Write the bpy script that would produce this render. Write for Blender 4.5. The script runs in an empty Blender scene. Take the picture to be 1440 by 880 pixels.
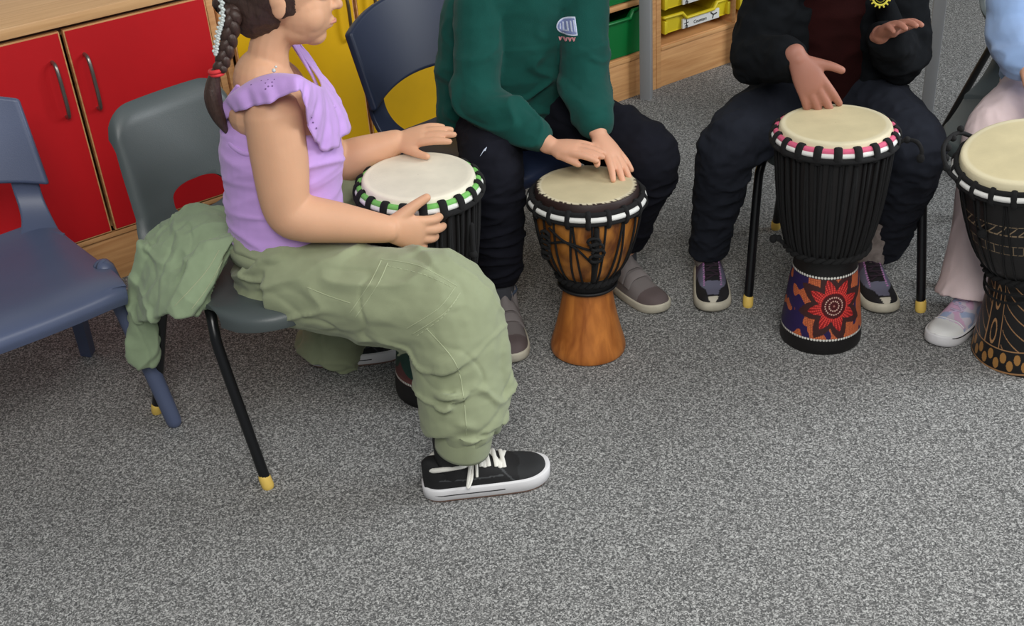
import bpy, bmesh, math, random
from mathutils import Vector, Matrix, noise
from mathutils.bvhtree import BVHTree

SC = bpy.context.scene
COL = SC.collection
PI = math.pi
def V(*a): return Vector(a)

# ---------------------------------------------------------------- camera
CAM_H = 1.42
FPX, CX, CY = 1650.0, 720.0, 440.0
_dn = V(930 - CX, -(3200 - CY), -FPX).normalized()
_up = -_dn
_fw = V(0, 0, -1)
_Y = (_fw - _up * _fw.dot(_up)).normalized()
_X = _Y.cross(_up)
RC = Matrix((_X, _Y, _up))            # camera -> world
CAM = V(0, 0, CAM_H)
cam_d = bpy.data.cameras.new('camera')
cam_d.sensor_width = 36.0
cam_d.lens = 36.0 * FPX / 1440.0
cam_d.clip_start = 0.05
cam = bpy.data.objects.new('camera', cam_d)
COL.objects.link(cam)
cam.matrix_world = Matrix.Translation(CAM) @ RC.to_4x4()
SC.camera = cam

# ---------------------------------------------------------------- exposure, world, lights
SC.view_settings.view_transform = 'Standard'
SC.view_settings.look = 'None'
SC.view_settings.gamma = 1.0
SC.view_settings.use_curve_mapping = False
SC.view_settings.exposure = 0.0
wd = bpy.data.worlds.new('world'); SC.world = wd
wd.use_nodes = True
wd.node_tree.nodes['Background'].inputs[0].default_value = (0.86, 0.93, 1.0, 1)
wd.node_tree.nodes['Background'].inputs[1].default_value = 0.19

def area(name, loc, target, sx, sy, power, color):
    ld = bpy.data.lights.new(name, 'AREA')
    ld.shape = 'RECTANGLE'; ld.size = sx; ld.size_y = sy
    ld.energy = power; ld.color = color
    o = bpy.data.objects.new(name, ld); COL.objects.link(o)
    o.location = loc
    d = (Vector(target) - Vector(loc)).normalized()
    o.rotation_euler = d.to_track_quat('-Z', 'Y').to_euler()
    return o
area('window_daylight', (3.9, 1.9, 2.1), (0.0, 2.0, 0.2), 1.7, 1.1, 108, (0.93, 0.97, 1.0))
area('ceiling_panel_light', (1.1, 0.9, 2.65), (1.0, 1.0, 0.0), 1.2, 1.2, 24, (1.0, 0.98, 0.94))
area('ceiling_panel_light', (0.1, -0.7, 2.6), (0.1, 0.6, 0.0), 1.3, 1.3, 68, (1.0, 0.98, 0.94))

# ---------------------------------------------------------------- measuring helpers
def ray(px, py): return RC @ V((px - CX) / FPX, -(py - CY) / FPX, -1.0)
def F(px, py, z=0.0):
    """point at height z seen at a photo position"""
    d = ray(px, py); return CAM + d * ((z - CAM_H) / d.z)
def W(px, py, y):
    """point at distance y seen at a photo position"""
    d = ray(px, py); return CAM + d * (y / d.y)

# ---------------------------------------------------------------- materials
def srgb(r, g, b):
    f = lambda c: (c / 255 / 12.92) if c / 255 <= 0.04045 else ((c / 255 + 0.055) / 1.055) ** 2.4
    return (f(r), f(g), f(b), 1.0)
def mat(name, col, rough=0.6, bump=0.0, bscale=300.0, var=0.0, vscale=8.0, metal=0.0, spec=0.5, sheen=0.0, sss=0.0, vcol=False, stretch=None, wave=0.0, coat=0.0):
    m = bpy.data.materials.new(name); m.use_nodes = True
    nt = m.node_tree; N = nt.nodes; L = nt.links
    b = N['Principled BSDF']
    b.inputs['Base Color'].default_value = col
    b.inputs['Roughness'].default_value = rough
    b.inputs['Metallic'].default_value = metal
    b.inputs['Specular IOR Level'].default_value = spec
    if sheen: b.inputs['Sheen Weight'].default_value = sheen
    if coat: b.inputs['Coat Weight'].default_value = coat
    if sss:
        b.inputs['Subsurface Weight'].default_value = sss
        b.inputs['Subsurface Radius'].default_value = (0.012, 0.005, 0.003)
        b.inputs['Subsurface Scale'].default_value = 0.6
    tc = N.new('ShaderNodeTexCoord')
    mp = N.new('ShaderNodeMapping'); L.new(tc.outputs['Object'], mp.inputs['Vector'])
    if stretch: mp.inputs['Scale'].default_value = stretch
    src = None
    if vcol:
        at = N.new('ShaderNodeAttribute'); at.attribute_name = 'Col'
        src = at.outputs['Color']
    if var > 0:
        nz = N.new('ShaderNodeTexNoise'); nz.inputs['Scale'].default_value = vscale
        nz.inputs['Detail'].default_value = 6.0
        L.new(mp.outputs['Vector'], nz.inputs['Vector'])
        mr = N.new('ShaderNodeMapRange')
        mr.inputs['From Min'].default_value = 0.3; mr.inputs['From Max'].default_value = 0.7
        mr.inputs['To Min'].default_value = 1 - var; mr.inputs['To Max'].default_value = 1 + var
        L.new(nz.outputs['Fac'], mr.inputs['Value'])
        mx = N.new('ShaderNodeVectorMath'); mx.operation = 'SCALE'
        if src: L.new(src, mx.inputs[0])
        else: mx.inputs[0].default_value = col[:3]
        L.new(mr.outputs['Result'], mx.inputs['Scale'])
        src = mx.outputs['Vector']
    if src: L.new(src, b.inputs['Base Color'])
    if bump > 0:
        n2 = N.new('ShaderNodeTexNoise'); n2.inputs['Scale'].default_value = bscale
        n2.inputs['Detail'].default_value = 3.0
        L.new(tc.outputs['Object'], n2.inputs['Vector'])
        bp = N.new('ShaderNodeBump'); bp.inputs['Strength'].default_value = bump
        bp.inputs['Distance'].default_value = 0.002
        L.new(n2.outputs['Fac'], bp.inputs['Height'])
        L.new(bp.outputs['Normal'], b.inputs['Normal'])
    return m

M = {}
M['skin_girl'] = mat('skin_light', srgb(214, 165, 132), 0.55, 0.08, 500, 0.05, 14, sss=0.12, spec=0.35)
M['skin_boy'] = mat('skin_warm', srgb(222, 168, 138), 0.55, 0.08, 500, 0.05, 14, sss=0.12, spec=0.35)
M['skin_dark'] = mat('skin_tan', srgb(166, 114, 97), 0.55, 0.08, 500, 0.05, 14, sss=0.1, spec=0.35)
M['hair'] = mat('dark_brown_hair', srgb(62, 44, 38), 0.5, 0.6, 120, 0.3, 60, stretch=(6, 6, 0.6))
M['purple'] = mat('lilac_jersey', srgb(198, 158, 226), 0.85, 0.2, 900, 0.03, 20, sheen=0.2)
M['olive'] = mat('sage_cotton_twill', srgb(147, 155, 123), 0.9, 0.25, 1100, 0.05, 30, sheen=0.15)
M['olive2'] = mat('sage_jacket_cotton', srgb(145, 163, 130), 0.9, 0.25, 1100, 0.06, 30, sheen=0.15)
M['olive_seam'] = mat('sage_seam_thread', srgb(170, 178, 145), 0.9)
M['green_sw'] = mat('dark_green_sweatshirt', srgb(20, 76, 69), 0.95, 0.35, 800, 0.08, 25, sheen=0.08, spec=0.2)
M['navy_tr'] = mat('navy_black_trousers', srgb(21, 22, 31), 0.95, 0.3, 900, 0.1, 25, spec=0.2)
M['black_tr'] = mat('charcoal_trousers', srgb(32, 35, 44), 0.95, 0.3, 900, 0.1, 25, spec=0.2)
M['black_jk'] = mat('black_jacket', srgb(13, 16, 20), 0.95, 0.3, 700, 0.1, 20, spec=0.2)
M['maroon'] = mat('dark_maroon_jumper', srgb(38, 10, 10), 0.95, 0.4, 500, 0.15, 20, spec=0.15)
M['blue_sw'] = mat('pale_blue_sweatshirt', srgb(150, 180, 226), 0.95, 0.35, 800, 0.04, 25, sheen=0.25)
M['pink_tr'] = mat('pale_pink_trousers', srgb(238, 216, 216), 0.9, 0.3, 900, 0.04, 25)
M['grey_pl'] = mat('dark_grey_plastic', srgb(78, 86, 87), 0.42, 0.12, 500, 0.03, 10)
M['navy_pl'] = mat('navy_plastic', srgb(84, 94, 122), 0.4, 0.10, 500, 0.03, 10)
M['navy_pl2'] = mat('deep_navy_plastic', srgb(33, 43, 68), 0.45, 0.10, 500, 0.03, 10)
M['black_metal'] = mat('black_painted_steel', srgb(16, 17, 20), 0.3)
M['cap_y'] = mat('cream_yellow_foot_tip', srgb(236, 200, 100), 0.5)
M['grey_metal'] = mat('grey_painted_steel', srgb(150, 152, 155), 0.4)
M['steel'] = mat('brushed_steel', srgb(150, 145, 140), 0.35, metal=0.9)
M['steel_dk'] = mat('dull_bronze_steel', srgb(120, 105, 80), 0.4, metal=0.85)
M['red'] = mat('red_laminate', srgb(200, 6, 20), 0.55, 0.05, 300, 0.02, 30)
M['yellow'] = mat('yellow_laminate', srgb(232, 180, 6), 0.45, 0.05, 300, 0.02, 30)
M['dark'] = mat('shadow_gap_brown', srgb(60, 34, 26), 0.8)  # colour stands for the shade in the gap under the worktop
M['greentray'] = mat('green_tray_plastic', srgb(6, 112, 52), 0.4)
M['yellowtray'] = mat('yellow_tray_plastic', srgb(226, 204, 40), 0.4)
M['white'] = mat('white_paper', srgb(225, 225, 222), 0.7)
M['ink'] = mat('black_ink', srgb(30, 30, 34), 0.7)
M['wall'] = mat('cream_wall_paint', srgb(225, 220, 208), 0.8, 0.1, 200)
M['rope_bk'] = mat('black_rope', srgb(13, 13, 15), 0.9, 0.8, 900)
M['rope_gn'] = mat('green_rope', srgb(122, 196, 100), 0.75, 0.6, 900)
M['rope_wh'] = mat('white_rope', srgb(232, 232, 228), 0.75, 0.6, 900)
M['rope_pk'] = mat('pink_rope', srgb(222, 100, 134), 0.75, 0.6, 900)
M['drum_black'] = mat('black_stained_wood', srgb(20, 17, 18), 0.45, 0.2, 150)
M['vc'] = mat('painted_drum_wood', (1, 1, 1, 1), 0.5, 0.15, 400, vcol=True)
M['vc_skin'] = mat('goat_hide', (1, 1, 1, 1), 0.55, 0.12, 250, 0.07, 18, vcol=True, spec=0.4)
M['vc_shoe'] = mat('shoe_upper_fabric', (1, 1, 1, 1), 0.8, 0.25, 900, vcol=True)
M['sole_w'] = mat('white_rubber', srgb(225, 224, 226), 0.5, 0.1, 300)
M['sole_c'] = mat('cream_rubber', srgb(196, 190, 172), 0.6, 0.1, 300, 0.1, 40)
M['gum'] = mat('brown_outsole_rubber', srgb(120, 92, 78), 0.6)
M['black_rub'] = mat('black_rubber', srgb(18, 18, 20), 0.6)
M['lace_w'] = mat('white_lace', srgb(235, 233, 225), 0.85)
M['lace_d'] = mat('dark_purple_lace', srgb(46, 30, 44), 0.85)
M['lace_p'] = mat('lilac_lace', srgb(206, 190, 216), 0.85)
M['strap_g'] = mat('grey_brown_strap', srgb(134, 127, 126), 0.9, 0.3, 900)
M['sock'] = mat('grey_sock', srgb(70, 72, 78), 0.95, 0.4, 600)
M['sock_l'] = mat('mottled_light_sock', srgb(150, 140, 135), 0.95, 0.4, 600, 0.3, 60)
M['red_el'] = mat('red_hair_elastic', srgb(214, 52, 56), 0.7)
M['beads'] = mat('clear_silver_beads', srgb(200, 208, 205), 0.25)
M['badge'] = mat('yellow_embroidery', srgb(206, 196, 70), 0.7)
M['logo_bl'] = mat('pale_blue_print', srgb(130, 142, 190), 0.7)
M['logo_wh'] = mat('white_print', srgb(210, 220, 240), 0.7)
M['logo_pk'] = mat('pink_print', srgb(205, 140, 145), 0.7)
M['eye'] = mat('eye_white', srgb(235, 232, 228), 0.2)
M['iris'] = mat('brown_iris', srgb(50, 30, 20), 0.2)
M['lip'] = mat('lip', srgb(196, 132, 116), 0.5)

def wood_mat(name, c1, c2, scale=(1, 1, 14), rough=0.45, freq=9.0):
    m = bpy.data.materials.new(name); m.use_nodes = True
    nt = m.node_tree; N = nt.nodes; L = nt.links; b = N['Principled BSDF']
    tc = N.new('ShaderNodeTexCoord'); mp = N.new('ShaderNodeMapping'); mp.inputs['Scale'].default_value = scale
    L.new(tc.outputs['Object'], mp.inputs['Vector'])
    nz = N.new('ShaderNodeTexNoise'); nz.inputs['Scale'].default_value = freq; nz.inputs['Detail'].default_value = 8; nz.inputs['Distortion'].default_value = 0.4
    L.new(mp.outputs['Vector'], nz.inputs['Vector'])
    cr = N.new('ShaderNodeValToRGB'); cr.color_ramp.elements[0].position = 0.32; cr.color_ramp.elements[1].position = 0.68
    cr.color_ramp.elements[0].color = c1; cr.color_ramp.elements[1].color = c2
    L.new(nz.outputs['Fac'], cr.inputs['Fac']); L.new(cr.outputs['Color'], b.inputs['Base Color'])
    b.inputs['Roughness'].default_value = rough
    return m
M['wood'] = wood_mat('beech_laminate', srgb(196, 140, 88), srgb(222, 170, 115), (1, 1, 18), 0.5, 5)
M['worktop'] = wood_mat('beech_worktop', srgb(214, 164, 112), srgb(232, 186, 134), (1, 18, 18), 0.4, 5)
M['drumwood'] = wood_mat('mahogany_orange_wood', srgb(148, 80, 32), srgb(208, 130, 60), (5, 5, 0.8), 0.38, 8)
M['drumbowl'] = wood_mat('golden_brown_wood', srgb(96, 50, 18), srgb(196, 128, 54), (4, 4, 1.5), 0.35, 9)

# carpet: flecked loop pile
m = bpy.data.materials.new('flecked_grey_carpet'); m.use_nodes = True
nt = m.node_tree; N = nt.nodes; L = nt.links; b = N['Principled BSDF']
tc = N.new('ShaderNodeTexCoord')
n1 = N.new('ShaderNodeTexVoronoi'); n1.inputs['Scale'].default_value = 430; n1.feature = 'F1'
sp = N.new('ShaderNodeSeparateColor')
n2 = N.new('ShaderNodeTexNoise'); n2.inputs['Scale'].default_value = 150; n2.inputs['Detail'].default_value = 5.0; n2.inputs['Roughness'].default_value = 0.75
n3 = N.new('ShaderNodeTexNoise'); n3.inputs['Scale'].default_value = 2.2; n3.inputs['Detail'].default_value = 4.0
for n in (n1, n2, n3): L.new(tc.outputs['Object'], n.inputs['Vector'])
L.new(n1.outputs['Color'], sp.inputs['Color'])
ml = N.new('ShaderNodeMath'); ml.operation = 'MULTIPLY_ADD'; ml.inputs[1].default_value = 0.34; L.new(sp.outputs[0], ml.inputs[0])
m2 = N.new('ShaderNodeMath'); m2.operation = 'MULTIPLY'; m2.inputs[1].default_value = 0.66; L.new(n2.outputs['Fac'], m2.inputs[0]); L.new(m2.outputs[0], ml.inputs[2])
cr = N.new('ShaderNodeValToRGB')
e = cr.color_ramp.elements; e[0].position = 0.28; e[0].color = srgb(66, 67, 68); e[1].position = 0.74; e[1].color = srgb(206, 206, 204)
e2 = cr.color_ramp.elements.new(0.50); e2.color = srgb(118, 118, 117)
L.new(ml.outputs[0], cr.inputs['Fac']); mh = ml
mr = N.new('ShaderNodeMapRange'); mr.inputs['To Min'].default_value = 0.9; mr.inputs['To Max'].default_value = 1.08; L.new(n3.outputs['Fac'], mr.inputs['Value'])
vm = N.new('ShaderNodeVectorMath'); vm.operation = 'SCALE'; L.new(cr.outputs['Color'], vm.inputs[0]); L.new(mr.outputs['Result'], vm.inputs['Scale'])
L.new(vm.outputs['Vector'], b.inputs['Base Color']); b.inputs['Roughness'].default_value = 0.95; b.inputs['Specular IOR Level'].default_value = 0.1
bp = N.new('ShaderNodeBump'); bp.inputs['Strength'].default_value = 0.4; bp.inputs['Distance'].default_value = 0.004
L.new(mh.outputs[0], bp.inputs['Height']); L.new(bp.outputs['Normal'], b.inputs['Normal'])  # solid dots; the shade inside the holes is put into their darker lilac
M['carpet'] = m

# ---------------------------------------------------------------- object helpers
def link(name, me, m, parent=None, smooth=True, mats=None):
    o = bpy.data.objects.new(name, me); COL.objects.link(o)
    for mm in (mats or [m]): me.materials.append(mm)
    if smooth: me.polygons.foreach_set('use_smooth', [True] * len(me.polygons))
    if parent is not None:
        o.parent = parent
        if parent.get('_abs'): o.matrix_parent_inverse = parent['_inv'] and Matrix([parent['_inv'][i*4:i*4+4] for i in range(4)])
    return o
def obj(name, bm, m, parent=None, smooth=True, mats=None, normals=True):
    if normals: bmesh.ops.recalc_face_normals(bm, faces=bm.faces)
    me = bpy.data.meshes.new(name); bm.to_mesh(me); bm.free()
    return link(name, me, m, parent, smooth, mats)
def tag(o, label, cat, group=None):
    o['label'] = label; o['category'] = cat
    if group: o['group'] = group
    return o
def thing(name, label, cat, loc=(0, 0, 0), rz=0.0, group=None, world_children=False):
    """Empty at a thing's base. With world_children its parts are modelled in room coordinates."""
    o = bpy.data.objects.new(name, None); COL.objects.link(o)
    o.empty_display_size = 0.1
    o.location = loc; o.rotation_euler = (0, 0, rz)
    tag(o, label, cat, group)
    if world_children: WC[o.name] = Matrix.Translation(Vector(loc)).inverted()
    return o
WC = {}
def adopt(o, parent):
    o.parent = parent
    r = parent
    while r.parent: r = r.parent
    if r.name in WC and parent is r: o.matrix_parent_inverse = WC[r.name]
    return o
def link(name, me, m, parent=None, smooth=True, mats=None):
    o = bpy.data.objects.new(name, me); COL.objects.link(o)
    for mm in (mats or [m]): me.materials.append(mm)
    if smooth: me.polygons.foreach_set('use_smooth', [True] * len(me.polygons))
    if parent is not None: adopt(o, parent)
    return o
def struct(o): o['kind'] = 'structure'; return o
def shade_auto(o, ang=35):
    me = o.data
    bm = bmesh.new(); bm.from_mesh(me)
    for e in bm.edges:
        e.smooth = not (len(e.link_faces) == 2 and e.calc_face_angle(0) > math.radians(ang))
    bm.to_mesh(me); bm.free()
    return o

# ---------------------------------------------------------------- shape helpers
def box(bm, lo, hi, bev=0.0, mtx=None):
    lo = Vector(lo); hi = Vector(hi)
    r = bmesh.ops.create_cube(bm, size=1.0)
    vs = r['verts']
    c = (lo + hi) / 2; s = hi - lo
    for v in vs: v.co = V(v.co.x * s.x, v.co.y * s.y, v.co.z * s.z) + c
    if mtx:
        for v in vs: v.co = mtx @ v.co
    if bev > 0:
        es = list({e for v in vs for e in v.link_edges})
        bmesh.ops.bevel(bm, geom=es, offset=bev, segments=2, affect='EDGES', profile=0.5)
def catmull(pts, n):
    out = []
    P = [pts[0]] + list(pts) + [pts[-1]]
    for i in range(1, len(P) - 2):
        p0, p1, p2, p3 = P[i-1], P[i], P[i+1], P[i+2]
        for k in range(n):
            t = k / n
            out.append(0.5 * ((2 * p1) + (p2 - p0) * t + (2*p0 - 5*p1 + 4*p2 - p3) * t*t + (3*p1 - p0 - 3*p2 + p3) * t*t*t))
    out.append(P[-2])
    return out
def tube(bm, pts, rad, up=(0, 0, 1), seg=14, sub=4, cap='round', closed=False):
    """swept tube; rad entries are r or (r_side, r_up)"""
    pts = [Vector(p) for p in pts]
    rr = [Vector((r, r, 0)) if isinstance(r, (int, float)) else Vector((r[0], r[1], 0)) for r in (rad if isinstance(rad, (list,)) else [rad] * len(pts))]
    if sub > 1 and len(pts) > 2 and not closed:
        pts2 = catmull(pts, sub); rr = catmull(rr, sub); pts = pts2
    elif sub > 1 and len(pts) == 2:
        a, b2 = pts; ra, rb = rr
        pts = [a.lerp(b2, k / sub) for k in range(sub + 1)]; rr = [ra.lerp(rb, k / sub) for k in range(sub + 1)]
    up = Vector(up).normalized()
    n = len(pts); rings = []
    frames = []
    for i in range(n):
        if closed: t = pts[(i + 1) % n] - pts[i - 1]
        else: t = pts[min(i + 1, n - 1)] - pts[max(i - 1, 0)]
        t.normalize()
        s = t.cross(up)
        if s.length < 0.05: s = t.cross(V(0.3, 1, 0.2)) if not frames else frames[-1][1].copy()
        s.normalize(); u = s.cross(t).normalized()
        frames.append((t, s, u))
    seq = []
    if cap == 'round' and not closed:
        t, s, u = frames[0]; R = min(rr[0].x, rr[0].y)
        for a in (80, 55, 30): seq.append((pts[0] - t * R * math.sin(math.radians(a)), rr[0] * math.cos(math.radians(a)), frames[0]))
    for i in range(n): seq.append((pts[i], rr[i], frames[i]))
    if cap == 'round' and not closed:
        t = frames[-1][0]; R = min(rr[-1].x, rr[-1].y)
        for a in (30, 55, 80): seq.append((pts[-1] + t * R * math.sin(math.radians(a)), rr[-1] * math.cos(math.radians(a)), frames[-1]))
    for c, r, (t, s, u) in seq:
        rings.append([bm.verts.new(c + s * (r.x * math.cos(2*PI*k/seg)) + u * (r.y * math.sin(2*PI*k/seg))) for k in range(seg)])
    m_ = len(rings)
    for i in range(m_ if closed else m_ - 1):
        a = rings[i]; b2 = rings[(i + 1) % m_]
        for k in range(seg): bm.faces.new((a[k], a[(k+1) % seg], b2[(k+1) % seg], b2[k]))
    if not closed and cap != 'open':
        bm.faces.new(rings[0][::-1]); bm.faces.new(rings[-1])
def ell(bm, c, r, rot=None, seg=20):
    mt = Matrix.Translation(Vector(c)) @ (rot.to_4x4() if rot else Matrix()) @ Matrix.Diagonal((r[0], r[1], r[2], 1))
    bmesh.ops.create_uvsphere(bm, u_segments=seg, v_segments=seg // 2 + 2, radius=1.0, matrix=mt)
def lathe(bm, prof, seg=48, mtx=None, close=False):
    rings = []
    for r, z in prof:
        rings.append([bm.verts.new(V(max(r, 1e-4) * math.cos(2*PI*k/seg), max(r, 1e-4) * math.sin(2*PI*k/seg), z)) for k in range(seg)])
    n = len(rings)
    for i in range(n if close else n - 1):
        a = rings[i]; c = rings[(i + 1) % n]
        for k in range(seg): bm.faces.new((a[k], a[(k+1) % seg], c[(k+1) % seg], c[k]))
    if mtx:
        for rg in rings:
            for v in rg: v.co = mtx @ v.co
def torus(bm, R, r, z, seg=64, s2=10, rz=None, mtx=None):
    rz = rz or r
    lathe(bm, [(R + r * math.cos(2*PI*k/s2), z + rz * math.sin(2*PI*k/s2)) for k in range(s2)], seg, mtx, close=True)
def fuse(name, bm, voxel, smooth, m, parent=None, disp=None, mats=None, cut=None, fac=0.5):
    """melt overlapping shapes into one continuous skin"""
    bmesh.ops.recalc_face_normals(bm, faces=bm.faces)
    me = bpy.data.meshes.new('melt'); bm.to_mesh(me); bm.free()
    o = bpy.data.objects.new('melt', me); COL.objects.link(o)
    md = o.modifiers.new('r', 'REMESH'); md.mode = 'VOXEL'; md.voxel_size = voxel
    if smooth:
        s = o.modifiers.new('s', 'SMOOTH'); s.factor = fac; s.iterations = smooth
    dg = bpy.context.evaluated_depsgraph_get()
    me2 = bpy.data.meshes.new_from_object(o.evaluated_get(dg))
    bpy.data.objects.remove(o); bpy.data.meshes.remove(me)
    me2.name = name
    if disp or cut:
        b2 = bmesh.new(); b2.from_mesh(me2); b2.normal_update()
        if disp:
            nc = [v.co + v.normal * disp(v.co, v.normal) for v in b2.verts]
            for v, c in zip(b2.verts, nc): v.co = c
        if cut:
            bmesh.ops.delete(b2, geom=[v for v in b2.verts if cut(v.co)], context='VERTS')
        b2.to_mesh(me2); b2.free()
    me2.materials.clear()
    return link(name, me2, m, parent, True, mats)
def paint(o, fn):
    """surface colour of the thing itself (dye, print, leather panels), one colour per vertex"""
    me = o.data
    at = me.color_attributes.new('Col', 'FLOAT_COLOR', 'POINT')
    for i, v in enumerate(me.vertices): at.data[i].color = fn(v.co)
    return o
def folds(amp, sc, seed=0.0, ridge=True):
    s = Vector(sc)
    def f(p, n):
        q = V(p.x * s.x, p.y * s.y, p.z * s.z) + V(seed, seed * 1.7, seed * 0.3)
        a = noise.noise(q); b_ = noise.noise(q * 2.1 + V(5, 3, 1))
        if ridge: a = 0.55 - abs(a) * 2.0
        return amp * (a + 0.45 * b_)
    return f
def creases(amp, sc, seed=0.0, width=.16):
    """long thin folds"""
    s = Vector(sc)
    def f(p, n):
        q = V(p.x * s.x, p.y * s.y, p.z * s.z) + V(seed, seed * 1.7, seed * .3)
        w = V(noise.noise(q * .7 + V(9, 1, 4)), noise.noise(q * .7 + V(2, 8, 5)), 0) * .6
        a = abs(noise.noise(q + w)) / width
        m_ = max(0.0, min(1.0, .5 + 1.6 * noise.noise(q * .45 + V(4, 4, 4))))
        return amp * (max(0.0, 1 - a) ** 1.4) * m_
    return f
def grid(bm, fn, nu, nv, keep=None):
    vs = [[bm.verts.new(fn(i / nu, j / nv)) for i in range(nu + 1)] for j in range(nv + 1)]
    for j in range(nv):
        for i in range(nu):
            if keep and not keep((i + .5) / nu, (j + .5) / nv): continue
            bm.faces.new((vs[j][i], vs[j][i+1], vs[j+1][i+1], vs[j+1][i]))
    lone = [v for v in bm.verts if not v.link_faces]
    bmesh.ops.delete(bm, geom=lone, context='VERTS')
    return vs
def thicken(o, t, offset=0.0, bev=0.0, subd=0):
    """give a sheet real thickness"""
    s = o.modifiers.new('thickness', 'SOLIDIFY'); s.thickness = t; s.offset = offset
    if bev:
        b_ = o.modifiers.new('bevel', 'BEVEL'); b_.width = bev; b_.segments = 3; b_.limit_method = 'ANGLE'; b_.angle_limit = math.radians(50)
    if subd:
        q = o.modifiers.new('sub', 'SUBSURF'); q.levels = subd; q.render_levels = subd
    return o
def patch(ctrl, n):
    """smooth surface through a net of control points"""
    rows = [catmull([Vector(p) for p in r], n) for r in ctrl]
    cols = list(zip(*rows))
    return [catmull(list(c), n) for c in cols]      # [u][v]

# ================================================================ THE ROOM
ANG = math.radians(34.8)
CU = V(math.cos(ANG), math.sin(ANG), 0)      # along the cupboards
CN = V(-math.sin(ANG), math.cos(ANG), 0)     # from the room into the cupboards
O0 = F(185, 385)
def K(s, d, z): return O0 + CU * s + CN * d + V(0, 0, z)

bm = bmesh.new()
vs = [bm.verts.new(p) for p in (V(-3.2, -1.5, 0), V(5.2, -1.5, 0), V(5.2, 7.2, 0), V(-3.2, 7.2, 0))]
bm.faces.new(vs)
r = bmesh.ops.extrude_face_region(bm, geom=bm.faces[:]); bmesh.ops.translate(bm, verts=[v for v in r['geom'] if isinstance(v, bmesh.types.BMVert)], vec=(0, 0, -0.05))
struct(obj('floor', bm, M['carpet'], smooth=False))
bm = bmesh.new()
mt = Matrix.Translation(O0) @ Matrix.Rotation(ANG, 4, 'Z')
box(bm, (-2.4, 0.50, 0), (6.0, 0.60, 2.6), mtx=mt)
struct(obj('wall_back', bm, M['wall'], smooth=False))

# ---- cupboards under one worktop
MT = Matrix.Translation(O0) @ Matrix.Rotation(ANG, 4, 'Z')
def unit(name, label, cat, s0, s1):
    t = thing(name, label, cat, K(s0, 0, 0), ANG)
    return t
def carcass(t, w, h0=0.0, h1=0.655, depth=0.47):
    bm = bmesh.new(); th = 0.018
    box(bm, (0, 0.002, 0.0), (th, depth, h1), 0.001)
    box(bm, (w - th, 0.002, 0.0), (w, depth, h1), 0.001)
    box(bm, (th, 0.02, 0.137), (w - th, depth, 0.152))
    box(bm, (th, 0.02, h1 - 0.016), (w - th, depth, h1))
    box(bm, (th, depth - 0.01, 0.137), (w - th, depth, h1))
    shade_auto(obj('carcass', bm, M['wood'], t))
    bm = bmesh.new(); box(bm, (0.0, -0.004, 0.0), (w, 0.0, 0.131), 0.001); box(bm, (0.0, -0.012, 0.122), (w, 0.001, 0.134), 0.001)
    shade_auto(obj('plinth', bm, M['wood'], t))
def door(t, x0, x1, hx, m, hm):
    bm = bmesh.new(); box(bm, (x0, -0.016, 0.139), (x1, 0.0, 0.657), 0.0008)
    d = obj('door', bm, M['wood'], t, smooth=False)
    bm = bmesh.new(); box(bm, (x0 + 0.0035, -0.0175, 0.1425), (x1 - 0.0035, -0.0155, 0.6535), 0.0004)
    obj('door_face', bm, m, d, smooth=False)
    bm = bmesh.new(); z0, z1 = 0.458, 0.592
    tube(bm, [V(hx, -0.016, z1), V(hx, -0.036, z1 - 0.004), V(hx, -0.044, z1 - 0.03), V(hx, -0.045, (z0+z1)/2), V(hx, -0.044, z0 + 0.03), V(hx, -0.036, z0 + 0.004), V(hx, -0.016, z0)], 0.0048, up=(1, 0, 0), seg=10, sub=5)
    obj('handle', bm, hm, d)
    return d
t = unit('cupboard', 'red two-door wooden cupboard with upright steel handles at the left', 'cupboard', -0.385, 0.365)
carcass(t, 0.750)
door(t, 0.003, 0.361, 0.328, M['red'], M['steel']); door(t, 0.370, 0.724, 0.405, M['red'], M['steel'])
t = unit('cupboard', 'yellow two-door wooden cupboard behind the child in purple and the navy chair', 'cupboard', 0.372, 1.125)
carcass(t, 0.753)
door(t, 0.024, 0.376, 0.345, M['yellow'], M['steel_dk']); door(t, 0.384, 0.736, 0.428, M['yellow'], M['steel_dk'])

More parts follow.
